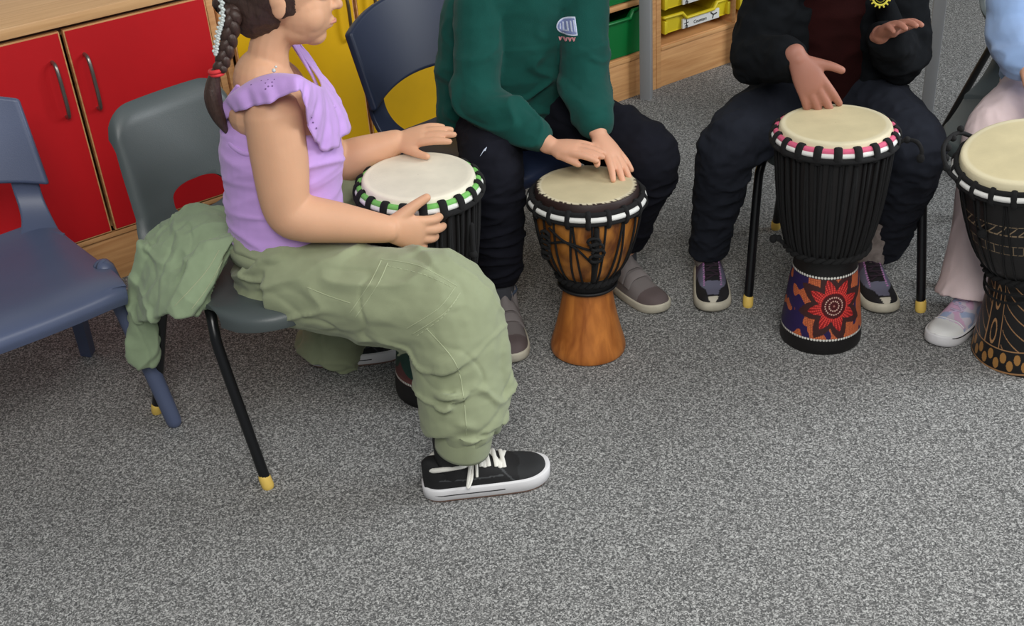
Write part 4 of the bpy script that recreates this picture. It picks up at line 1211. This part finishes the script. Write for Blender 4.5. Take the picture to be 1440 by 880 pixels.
# sage cargo trousers
bm = bmesh.new()
tube(bm, [g['pelvis'] + V(-.005, -.01, -.015), W(404, 355, 1.995), W(405, 320, 2.0)], [(.118, .106), (.116, .104), (.112, .106)], up=FG, seg=30, sub=4, cap='flat')
ell(bm, W(398, 398, 1.99), (.092, .118, .062))
trouser_leg(bm, g['hipR'], g['knR'], W(657, 600, 1.737), [.088, (.090, .092), (.098, .092), (.094, .088), (.082, .078), (.084, .074), (.079, .068)], up=(0, -1, .2))
tube(bm, [W(656, 588, 1.737), W(653, 610, 1.737)], [(.072, .060), (.058, .049)], up=dG, seg=24, sub=2, cap='flat')
tube(bm, [W(640, 395, 1.80), W(690, 470, 1.785), W(698, 550, 1.76), W(688, 596, 1.75)], [.030, .030, .030, .022], sub=4)
trouser_leg(bm, g['hipL'] - UP * .01, g['knL'], F(460, 502, .008), [.080, .076, .070, .068, .066, .076, .078])
# soft fold ridges
for pts, r in (([(500, 362, 1.86), (430, 388, 1.85), (345, 412, 1.90)], .012), ([(540, 392, 1.81), (470, 428, 1.81), (400, 436, 1.86)], .010), ([(610, 440, 1.75), (540, 448, 1.77), (450, 452, 1.83)], .010),
               ([(440, 350, 1.90), (385, 366, 1.88), (336, 372, 1.94)], .010), ([(420, 356, 1.895), (370, 392, 1.885), (336, 394, 1.93)], .008),
               ([(708, 590, 1.71), (655, 598, 1.672), (602, 582, 1.70)], .009), ([(600, 548, 1.72), (630, 560, 1.675), (672, 545, 1.69)], .009),
               ([(590, 505, 1.75), (625, 512, 1.705), (668, 478, 1.705)], .015), ([(575, 484, 1.79), (612, 488, 1.73), (660, 450, 1.71)], .010), ([(560, 500, 1.80), (590, 470, 1.75), (625, 455, 1.72)], .009),
               ([(600, 560, 1.71), (625, 575, 1.68), (650, 570, 1.672)], .007)):
    tube(bm, [W(x_, y_, Y_ + (.026 if i_ != 1 else .006)) for i_, (x_, y_, Y_) in enumerate(pts)], [r * .3, r, r * .3], sub=7)
cr1 = creases(.0075, (6, 9, 13), 4.0); cr2 = creases(.0055, (9, 9, 11), 14.0, .12)
f1 = folds(.0036, (7, 7, 12), 1.0); f2 = folds(.0016, (20, 18, 34), 8.0)
tr = fuse('cargo_trousers', bm, .0040, 5, M['olive'], G, disp=lambda p, n: f1(p, n) + f2(p, n) + cr1(p, n) - cr2(p, n))
for pts in ([(536, 366), (520, 398), (492, 440)], [(545, 370), (530, 402), (500, 446)], [(432, 404), (462, 416), (492, 426)], [(647, 412), (625, 440), (580, 470)], [(640, 404), (616, 434), (572, 462)],
            [(600, 462), (640, 510), (652, 560), (656, 612)], [(536, 364), (590, 374), (642, 402)]):
    seam(tr, pts, .0009, M['olive_seam'], 'seam', tr)
for pts in ([(546, 374), (596, 386), (636, 404)], [(644, 418), (622, 446), (584, 474)]):
    seam(tr, pts, .0009, M['olive_seam'], 'stitching', tr, stitch=True)
bm = bmesh.new(); tube(bm, [W(655, 598, 1.737), W(652, 612, 1.737), W(650, 627, 1.737)], [(.0570, .049), (.0585, .0505), (.0570, .0495)], up=dG, seg=40, sub=3, cap='open')
thicken(obj('hem_band', bm, M['olive'], tr), .004, 0, 0)
bm = bmesh.new()
wb = W(405, 334, 2.0)
for k_, e in ((-.008, .0), (.008, .0)): pass
lathe(bm, [(.106, -.014), (.1165, -.012), (.1165, .012), (.106, .014)], 64, Matrix.Translation(wb) @ Matrix.Rotation(th, 4, 'Z') @ Matrix.Diagonal((.97, 1.02, 1, 1)), close=True)
obj('waistband', bm, M['olive'], tr)
bm = bmesh.new(); a_ = heelG + dG * .055; tube(bm, [a_ + UP * .12, a_ + UP * .045], [.030, .028], up=dG, sub=2); obj('sock', bm, M['black_rub'], G)
shoe(G, heelG, toeG, 'skate', .238, flip=1)
hL_ = F(436, 508); shoe(G, hL_, hL_ + dL * .22, 'skate', .225, flip=-1)

# ---------------------------------------------------------------- sage jacket over the chair
net = [[(255,298,2.13),(268,288,2.11),(290,288,2.10),(318,298,2.09),(348,312,2.06)],
       [(222,318,2.11),(245,312,2.07),(285,312,2.03),(320,320,2.01),(350,330,2.00)],
       [(198,350,2.08),(225,345,2.02),(270,342,1.985),(310,340,1.97),(345,336,1.965)],
       [(190,390,2.06),(216,380,1.99),(258,375,1.955),(295,368,1.945),(326,352,1.95)],
       [(188,425,2.05),(206,420,1.97),(245,412,1.915),(280,404,1.91),(308,388,1.93)],
       [(186,450,2.04),(204,452,1.965),(238,440,1.895),(262,443,1.885),(292,428,1.905)]]
g3 = patch([[W(*p) for p in r] for r in net], 8)
nu, nv = len(g3), len(g3[0])
bm = bmesh.new()
A = [[bm.verts.new(g3[i][j_] + V(0, -.007, .004)) for j_ in range(nv)] for i in range(nu)]
B_ = [[bm.verts.new(g3[i][j_] + V(0, .007, -.005)) for j_ in range(nv)] for i in range(nu)]
for X_ in (A, B_):
    for i in range(nu - 1):
        for j_ in range(nv - 1): bm.faces.new((X_[i][j_], X_[i+1][j_], X_[i+1][j_+1], X_[i][j_+1]))
for i in range(nu - 1):
    bm.faces.new((A[i][0], A[i+1][0], B_[i+1][0], B_[i][0])); bm.faces.new((A[i][-1], A[i+1][-1], B_[i+1][-1], B_[i][-1]))
for j_ in range(nv - 1):
    bm.faces.new((A[0][j_], A[0][j_+1], B_[0][j_+1], B_[0][j_])); bm.faces.new((A[-1][j_], A[-1][j_+1], B_[-1][j_+1], B_[-1][j_]))
tube(bm, [W(216, 345, 2.04), W(206, 400, 2.03), W(204, 450, 2.02), W(203, 490, 2.015), W(200, 512, 2.01)], [(.028, .020), (.030, .018), (.030, .016), (.033, .014), (.026, .012)], up=(0, -1, 0), seg=18, sub=5, cap='flat')
for pts, r in (([(262, 292, 2.10), (225, 330, 2.06), (205, 390, 2.0)], .010), ([(250, 395, 1.93), (290, 350, 1.945), (340, 330, 1.96)], .012), ([(322, 352, 1.945), (300, 395, 1.92), (276, 440, 1.89)], .008),
               ([(280, 300, 2.08), (268, 340, 2.0), (225, 385, 1.97)], .009), ([(345, 318, 2.04), (310, 312, 2.04), (285, 292, 2.09)], .010), ([(215, 405, 1.965), (255, 385, 1.94), (285, 378, 1.93)], .008)):
    tube(bm, [W(*p) for p in pts], [r * .5, r, r * .5], sub=5)
cr1 = creases(.0080, (13, 10, 9), 24.0, .2); cr2 = creases(.0050, (16, 10, 12), 34.0)
f1 = folds(.0050, (8, 8, 9), 21.0); f2 = folds(.0016, (34, 30, 30), 5)
net2 = [[(284,338,1.955),(308,336,1.950),(345,322,1.975)], [(270,368,1.930),(292,366,1.925),(320,352,1.935)], [(254,402,1.905),(276,402,1.895),(303,396,1.905)], [(236,434,1.895),(252,446,1.875),(272,442,1.880)]]
g4 = patch([[W(*p) for p in r] for r in net2], 8)
nu, nv = len(g4), len(g4[0])
A = [[bm.verts.new(g4[i][j_] + V(0, -.017, .006)) for j_ in range(nv)] for i in range(nu)]
B_ = [[bm.verts.new(g4[i][j_] + V(0, -.003, 0)) for j_ in range(nv)] for i in range(nu)]
for X_ in (A, B_):
    for i in range(nu - 1):
        for j_ in range(nv - 1): bm.faces.new((X_[i][j_], X_[i+1][j_], X_[i+1][j_+1], X_[i][j_+1]))
for i in range(nu - 1):
    bm.faces.new((A[i][0], A[i+1][0], B_[i+1][0], B_[i][0])); bm.faces.new((A[i][-1], A[i+1][-1], B_[i+1][-1], B_[i][-1]))
for j_ in range(nv - 1):
    bm.faces.new((A[0][j_], A[0][j_+1], B_[0][j_+1], B_[0][j_])); bm.faces.new((A[-1][j_], A[-1][j_+1], B_[-1][j_+1], B_[-1][j_]))
jk = fuse('jacket', bm, .0030, 3, M['olive2'], None, disp=lambda p, n: f1(p, n) + f2(p, n) + cr1(p, n) - cr2(p, n))
tag(jk, 'sage green cotton jacket draped over the side of the dark grey chair', 'jacket')
for pts in ([(318, 356, 1.85), (296, 398, 1.85), (270, 434, 1.82)], [(308, 352, 1.85), (288, 384, 1.85), (246, 430, 1.82)]):
    seam(jk, [p[:2] for p in pts], .0009, M['olive_seam'], 'seam', jk)

# ---------------------------------------------------------------- child in green
Bp = thing('person', 'child in dark green sweatshirt and navy trousers drumming on the bare wooden drum', 'person', (.05, 2.58, 0), 0, 'seated children playing goblet drums', world_children=True)
FB = V(.36, -.93, 0).normalized()
b = {}
b['pelvis'] = V(.045, 2.58, .445); b['waist'] = V(.06, 2.565, .54); b['chest'] = V(.085, 2.53, .63); b['neck'] = V(.10, 2.51, .755); b['head'] = V(.125, 2.46, .885)
b['shR'] = V(-.020, 2.485, .705); b['shL'] = V(.205, 2.50, .70)
b['elR'] = W(672, 140, 2.39); b['wrR'] = F(776, 206, .452); b['elL'] = W(822, 122, 2.42); b['wrL'] = F(842, 190, .460)
b['hipR'] = V(-.02, 2.54, .43); b['hipL'] = V(.125, 2.56, .43)
b['knR'] = V(-.02, 2.315, .405); b['knL'] = V(.325, 2.335, .400)
toeB1 = F(722, 512); toeB2 = F(934, 440)
dB1 = V(.10, -1, 0).normalized(); dB2 = V(.50, -.86, 0).normalized()
heelB1 = toeB1 - dB1 * .205; heelB2 = toeB2 - dB2 * .205
b['anR'] = heelB1 + dB1 * .05 + UP * .09; b['anL'] = heelB2 + dB2 * .05 + UP * .09; b['footR'] = dB1; b['footL'] = dB2
tR = F(848, 212, .452); tL = F(874, 234, .412)
bR = dict(wrist=b['wrR'], f=tR - b['wrR'], back=(0, -.25, 1), thumb=(.3, -1, 0), sc=.92, curl=(.12, .12, .14, .18), spread=.05, thumb_dir=(.9, .35, -.2))
bL = dict(wrist=b['wrL'], f=tL - b['wrL'], back=(.2, .1, 1), thumb=(-1, -.3, 0), sc=.98, curl=(.16, .14, .12, .12), spread=.16, thumb_dir=(.8, .6, -.1))
bo, BP_, BR_ = body_mesh(Bp, b, M['skin_boy'], [bR, bL], (.36, -.9, -.22), FB)
cap_hair(Bp, b, BP_, BR_)
bm = bmesh.new()
tube(bm, [V(.045, 2.575, .425), V(.055, 2.57, .50), V(.075, 2.545, .60), b['neck'] - UP * .05, b['neck'] - UP * .005], [(.128, .108), (.150, .118), (.142, .112), (.095, .075), (.052, .052)], up=FB, seg=32, sub=6, cap='flat')
tube(bm, [b['shR'], b['neck'] - UP * .045, b['shL']], [.050, .055, .050], up=FB, sub=5)
sleeve(bm, b['shR'], b['elR'], b['wrR'], .054, .050, .040, .031, elbow=.052); sleeve(bm, b['shL'], b['elL'], b['wrL'], .054, .050, .040, .031, elbow=.050)
tube(bm, [W(655, 20, 2.54), W(648, 100, 2.53), W(645, 160, 2.52)], [.055, .055, .05], sub=4)
cr1 = creases(.0095, (9, 9, 14), 36.0, .22)
f1 = folds(.0080, (6, 6, 9), 31.0); f2 = folds(.003, (30, 30, 36), 12)
sw = fuse('sweatshirt', bm, .0042, 5, M['green_sw'], Bp, disp=lambda p, n: f1(p, n) * (1 if p.z < .62 else .5) + f2(p, n) * .3 + cr1(p, n) * (1 if p.z < .60 else .5))
# chest print, projected on the cloth and given thickness
def on_cloth(cloth, org, nrm, xa, za, polys, m, nm, lift=.0012, t=.0012):
    b2 = bmesh.new(); b2.from_mesh(cloth.data); tree = BVHTree.FromBMesh(b2); b2.free()
    bm = bmesh.new()
    for poly in polys:
        vs = [bm.verts.new(V(x, y, 0)) for x, y in poly]; bm.faces.new(vs)
    bmesh.ops.triangulate(bm, faces=bm.faces[:])
    for _ in range(3): bmesh.ops.subdivide_edges(bm, edges=bm.edges[:], cuts=1, use_grid_fill=True) if len(bm.edges) < 3000 else None
    for v in bm.verts:
        p = org + xa * v.co.x + za * v.co.y
        h = tree.ray_cast(p + nrm * .15, -nrm); v.co = (h[0] if h[0] else p) + nrm * lift
    o = obj(nm, bm, m, cloth); thicken(o, t, 0); return o
cl = W(803, 38, 2.42); nB = V(.15, -.97, .18).normalized(); xB = V(1, .15, 0).normalized(); zB = nB.cross(xB) * -1
if zB.z < 0: zB = -zB
oval = [(max(-.030, min(.030 * math.cos(a) + .006, .0125)), .0195 * math.sin(a)) for a in [k * PI / 16 for k in range(32)]]
lg = on_cloth(sw, cl, nB, xB, zB, [oval], M['logo_wh'], 'chest_print')
oval2 = [(x * .86, y * .84) for x, y in oval]
on_cloth(sw, cl, nB, xB, zB, [oval2], M['logo_bl'], 'chest_print', .0020)
rc = lambda x0, y0, x1, y1: [(x0, y0), (x1, y0), (x1, y1), (x0, y1)]
on_cloth(sw, cl, nB, xB, zB, [rc(-.0165, -.007, -.0140, .006), rc(-.0105, -.010, -.0078, .009), rc(-.0078, -.010, -.0042, -.0074), rc(-.0042, -.010, -.0016, .010), rc(.0018, -.0115, .0042, .0115), rc(.0072, -.0125, .0094, .0125)], M['logo_wh'], 'chest_print', .0028)
zig = []
for x0 in (-.020, -.013, -.006, .001):
    zig.append([(x0, -.022), (x0 + .0026, -.022), (x0 + .0040, -.0295), (x0 + .002, -.031)]); zig.append([(x0 + .002, -.031), (x0 + .0042, -.0295), (x0 + .0070, -.022), (x0 + .0048, -.0225)])
on_cloth(sw, cl, nB, xB, zB, zig, M['logo_pk'], 'chest_print', .0016)
# navy trousers
bm = bmesh.new()
tube(bm, [V(.045, 2.58, .415), V(.05, 2.575, .47)], [(.125, .105), (.115, .10)], up=FB, seg=26, sub=2)
trouser_leg(bm, b['hipR'], b['knR'] + V(-.0, 0, 0), b['anR'] + UP * .035, [.080, (.078, .072), (.072, .068), (.068, .068), (.062, .062), (.050, .052), (.038, .038)])
trouser_leg(bm, b['hipL'], b['knL'], b['anL'] + UP * .035, [.080, (.076, .070), (.070, .066), (.066, .066), (.060, .060), (.052, .050), (.038, .038)])
f1 = folds(.0055, (12, 12, 26), 41.0); f2 = folds(.003, (28, 28, 50), 2)
cr1 = creases(.009, (8, 8, 22), 46.0, .2)
bt = fuse('trousers', bm, .0042, 4, M['navy_tr'], Bp, disp=lambda p, n: f1(p, n) * .6 + f2(p, n) * .5 + cr1(p, n))
on_cloth(bt, F(680, 212, .46), V(0, -.3, .95).normalized(), V(.85, .5, 0), V(-.5, .85, 0), [[(-.011, -.002), (.0, .0), (.003, -.002), (.011, .003), (.004, .003), (.001, .002)]], M['logo_wh'], 'small_mark')
for a_, s_ in ((b['anR'], 1), (b['anL'], 1)):
    bm = bmesh.new(); tube(bm, [a_ + UP * .04, a_ - UP * .02], [.031, .032], up=FB, sub=3); obj('sock', bm, M['sock'], Bp)
shoe(Bp, heelB1, toeB1, 'velcro', .208, flip=1); shoe(Bp, heelB2, toeB2, 'velcro', .208, flip=-1)

# ---------------------------------------------------------------- child in black
Kp = thing('person', 'child in open black jacket over maroon jumper behind the tall pink-rimmed drum', 'person', (.76, 2.54, 0), 0, 'seated children playing goblet drums', world_children=True)
FK = V(-.16, -.985, 0).normalized()
k = {}
k['pelvis'] = V(.755, 2.56, .445); k['waist'] = V(.755, 2.555, .53); k['chest'] = V(.752, 2.52, .62); k['neck'] = V(.745, 2.50, .745); k['head'] = V(.735, 2.46, .88)
k['shR'] = V(.625, 2.50, .70); k['shL'] = V(.875, 2.47, .70)
k['elR'] = W(1058, 82, 2.44); k['wrR'] = W(1122, 84, 2.30); k['elL'] = W(1270, 82, 2.42); k['wrL'] = W(1238, 48, 2.33)
k['hipR'] = V(.675, 2.53, .43); k['hipL'] = V(.83, 2.51, .43)
k['knR'] = V(.500, 2.375, .385); k['knL'] = V(.875, 2.285, .385)
toeK1 = F(1002, 441); toeK2 = F(1246, 443)
dK1 = V(-.10, -1, 0).normalized(); dK2 = V(-.04, -1, 0).normalized()
heelK1 = toeK1 - dK1 * .212; heelK2 = toeK2 - dK2 * .212
k['anR'] = heelK1 + dK1 * .055 + UP * .085; k['anL'] = heelK2 + dK2 * .055 + UP * .085; k['footR'] = dK1; k['footL'] = dK2
kR = dict(wrist=k['wrR'], f=W(1152, 140, 2.275) - k['wrR'], back=(-.1, -1, .3), thumb=(1, 0, 0), sc=1.12, curl=(.18, .15, .15, .2), spread=.10, thumb_dir=(.65, .75, 0))
kL = dict(wrist=k['wrL'], f=V(.22, -.70, .50), back=(-.2, .55, .75), thumb=(1, .1, 0), sc=.88, curl=(.28, .26, .28, .32), spread=.16, thumb_dir=(.45, .9, 0))
bo, KP, KR = body_mesh(Kp, k, M['skin_dark'], [kR, kL], (-.15, -.95, -.2), FK)
cap_hair(Kp, k, KP, KR)
bm = bmesh.new()
tube(bm, [V(.752, 2.55, .425), V(.752, 2.55, .50), V(.75, 2.525, .60), k['neck'] - UP * .05, k['neck'] - UP * .005], [(.118, .108), (.125, .112), (.125, .106), (.085, .07), (.050, .050)], up=FK, seg=30, sub=6, cap='flat')
f1 = folds(.005, (12, 12, 20), 51.0)
fuse('jumper', bm, .0048, 4, M['maroon'], Kp, disp=f1)
bm = bmesh.new()
for s, sh, w0 in ((-1, 'shR', 0), (1, 'shL', 0)):
    lat = V(.985, -.16, 0) * s
    tube(bm, [V(.755, 2.56, .425) + lat * .088, V(.755, 2.56, .52) + lat * .096, k['chest'] + lat * .088, k[sh] + V(0, 0, -.02) - lat * .03], [(.062, .125), (.066, .128), (.062, .118), (.052, .07)], up=FK, seg=24, sub=5, cap='flat')
tube(bm, [V(.76, 2.625, .43), V(.755, 2.62, .6), V(.75, 2.56, .70)], [(.13, .05), (.13, .05), (.09, .05)], up=FK, sub=5)
tube(bm, [k['shR'], k['neck'] - UP * .04, k['shL']], [.052, .052, .052], up=FK, sub=5)
sleeve(bm, k['shR'], k['elR'], k['wrR'], .058, .056, .046, .036, elbow=.055); sleeve(bm, k['shL'], k['elL'], k['wrL'] , .058, .056, .046, .034, elbow=.056)
def cutj(p):      # open front of the jacket
    q = p - V(.752, 2.54, 0); return q.dot(V(.985, -.16, 0)) ** 2 < (.030 + max(0, (p.z - .5)) * .10) ** 2 and q.dot(FK) > .07 and p.z < .76
f1 = folds(.0075, (11, 11, 16), 61.0); f2 = folds(.003, (30, 30, 36), 14)
jk2 = fuse('jacket', bm, .0044, 5, M['black_jk'], Kp, disp=lambda p, n: f1(p, n) + f2(p, n))
bc = W(1238, -3, 2.31)
bm = bmesh.new()
nb = V(-.1, -.85, .5).normalized(); q_ = V(0, 0, 1).rotation_difference(nb).to_matrix().to_4x4()
torus(bm, .0145, .0022, 0, 32, 8, mtx=Matrix.Translation(bc) @ q_); torus(bm, .0075, .0020, 0, 32, 8, mtx=Matrix.Translation(bc) @ q_)
for i in range(14):
    a = 2 * PI * i / 14; tube(bm, [(Matrix.Translation(bc) @ q_) @ V(.015 * math.cos(a), .015 * math.sin(a), 0), (Matrix.Translation(bc) @ q_) @ V(.0195 * math.cos(a), .0195 * math.sin(a), 0)], .0017, seg=6, sub=1)
bdg = obj('round_yellow_emblem', bm, M['badge'], Kp)
bm = bmesh.new(); lathe(bm, [(.0005, -.001), (.0185, -.001), (.0185, -.003), (.0005, -.003)], 32, Matrix.Translation(bc) @ q_); obj('emblem_backing', bm, M['black_jk'], bdg)
bm = bmesh.new(); tube(bm, [bc - nb * .003, bc - nb * .05 + V(.03, .03, -.01), k['elL'].lerp(k['wrL'], .4) + V(0, 0, .02)], [.010, .02, .03], sub=4); obj('wrist_strap', bm, M['black_jk'], bdg)
bm = bmesh.new()
tube(bm, [V(.755, 2.57, .415), V(.755, 2.565, .46)], [(.128, .105), (.115, .10)], up=FK, seg=26, sub=2)
trouser_leg(bm, k['hipR'], k['knR'], k['anR'] + UP * -.005, [.085, (.084, .076), (.074, .070), (.068, .066), (.053, .055), (.045, .047), (.043, .047)])
trouser_leg(bm, k['hipL'], k['knL'], k['anL'] + V(.035, .03, -.01), [.085, (.084, .076), (.078, .074), (.074, .072), (.064, .064), (.058, .056), (.052, .052)])
f1 = folds(.0045, (12, 12, 22), 71.0)
fuse('trousers', bm, .0042, 4, M['black_tr'], Kp, disp=lambda p, n: f1(p, n) + f2(p, n))
for a_, n_ in ((k['anR'], k['knR']), (k['anL'], k['knL'])):
    bm = bmesh.new(); tube(bm, [a_.lerp(n_, .42), a_.lerp(n_, .15), a_ - UP * .02], [.040, .036, .035], up=FK, sub=4); obj('sock', bm, M['sock_l'], Kp)
shoe(Kp, heelK1, toeK1, 'runner', .214, flip=1); shoe(Kp, heelK2, toeK2, 'runner', .214, flip=-1)

# ---------------------------------------------------------------- child in pale blue and pink
Qp = thing('person', 'child in pale blue sweatshirt and pink flared trousers at the right edge', 'person', (1.28, 2.46, 0), 0, 'seated children playing goblet drums', world_children=True)
FQ = V(-.50, -.866, 0).normalized(); LQ = V(.866, -.5, 0)
q = {}
q['pelvis'] = V(1.27, 2.50, .445); q['waist'] = V(1.265, 2.49, .53); q['chest'] = V(1.25, 2.46, .63); q['neck'] = V(1.235, 2.44, .755); q['head'] = V(1.21, 2.40, .89)
q['shR'] = V(1.135, 2.50, .715); q['shL'] = V(1.345, 2.38, .71)
q['elR'] = W(1424, 45, 2.40); q['wrR'] = W(1446, 98, 2.27); q['elL'] = V(1.37, 2.22, .56); q['wrL'] = V(1.22, 2.12, .56)
q['hipR'] = V(1.255, 2.50, .43); q['hipL'] = V(1.33, 2.44, .43)
q['knR'] = V(1.062, 2.325, .395); q['knL'] = V(1.30, 2.12, .40)
toeQ = F(1312, 487); dQ = (F(1312, 487) - F(1385, 425)).normalized(); heelQ = toeQ - dQ * .205
q['anR'] = heelQ + dQ * .055 + UP * .085; q['anL'] = V(1.36, 2.12, .085); q['footR'] = dQ; q['footL'] = V(0, -1, 0)
qR = dict(wrist=q['wrR'], f=V(.15, -.5, -.4), back=(-.3, -.4, 1), thumb=(1, -.3, 0), sc=.92, curl=(.2, .2, .2, .25))
qL = dict(wrist=q['wrL'], f=V(-.6, -.3, -.15), back=(0, 0, 1), thumb=(.2, .8, 0), sc=.92, curl=(.2, .2, .2, .25))
bo, QP, QR = body_mesh(Qp, q, M['skin_boy'], [qR, qL], FQ - UP * .15, FQ)
cap_hair(Qp, q, QP, QR)
bm = bmesh.new()
tube(bm, [q['pelvis'] - UP * .01, q['waist'], q['chest'] - UP * .02, q['neck'] - UP * .05, q['neck'] - UP * .005], [(.122, .10), (.130, .105), (.128, .102), (.090, .07), (.050, .050)], up=FQ, seg=30, sub=6, cap='flat')
tube(bm, [q['shR'], q['neck'] - UP * .045, q['shL']], [.050, .055, .050], up=FQ, sub=5)
sleeve(bm, q['shR'], q['elR'], q['wrR'], .058, .056, .046, .036, elbow=.054); sleeve(bm, q['shL'], q['elL'], q['wrL'], .054, .050, .040, .032)
f1 = folds(.008, (10, 10, 24), 81.0)
cr1 = creases(.010, (7, 7, 26), 86.0, .3)
fuse('sweatshirt', bm, .0042, 5, M['blue_sw'], Qp, disp=lambda p, n: f1(p, n) * .5 + cr1(p, n))
bm = bmesh.new()
tube(bm, [q['pelvis'] - UP * .02, q['pelvis'] + UP * .02], [(.122, .10), (.115, .10)], up=FQ, seg=26, sub=2)
trouser_leg(bm, q['hipR'], q['knR'], q['anR'] + V(.0, .0, -.025), [.080, (.074, .070), (.066, .064), (.064, .062), (.058, .058), (.066, .064), (.080, .076)])
trouser_leg(bm, q['hipL'], q['knL'], q['anL'] + UP * -.02, [.080, (.076, .070), (.070, .066), (.064, .064), (.056, .056), (.062, .060), (.074, .072)])
f1 = folds(.004, (26, 26, 6), 91.0)
cr1 = creases(.007, (16, 16, 3.5), 96.0, .25)
fuse('flared_trousers', bm, .0040, 4, M['pink_tr'], Qp, disp=lambda p, n: f1(p, n) * .6 + cr1(p, n) * (1 if p.z < .40 else .3))
shoe(Qp, heelQ, toeQ, 'canvas', .207, flip=1); shoe(Qp, V(1.36, 2.17, 0), V(1.36, 1.97, 0), 'canvas', .207, flip=-1)
grey_chair('dark grey shell chair under the child in pale blue at the right edge', V(1.215, 2.465, 0), math.radians(-122), foot=.125)
# empty chair further back, its sloping black leg in view
ry = math.radians(-60); fo_ = F(1322, 193)
cb = fo_ - (Matrix.Rotation(ry, 3, 'Z') @ V(-.197, -.110, 0))
grey_chair('empty dark chair beyond the children, one sloping black leg in view', cb, ry, rear=.13, sw=.6, back=-.04)
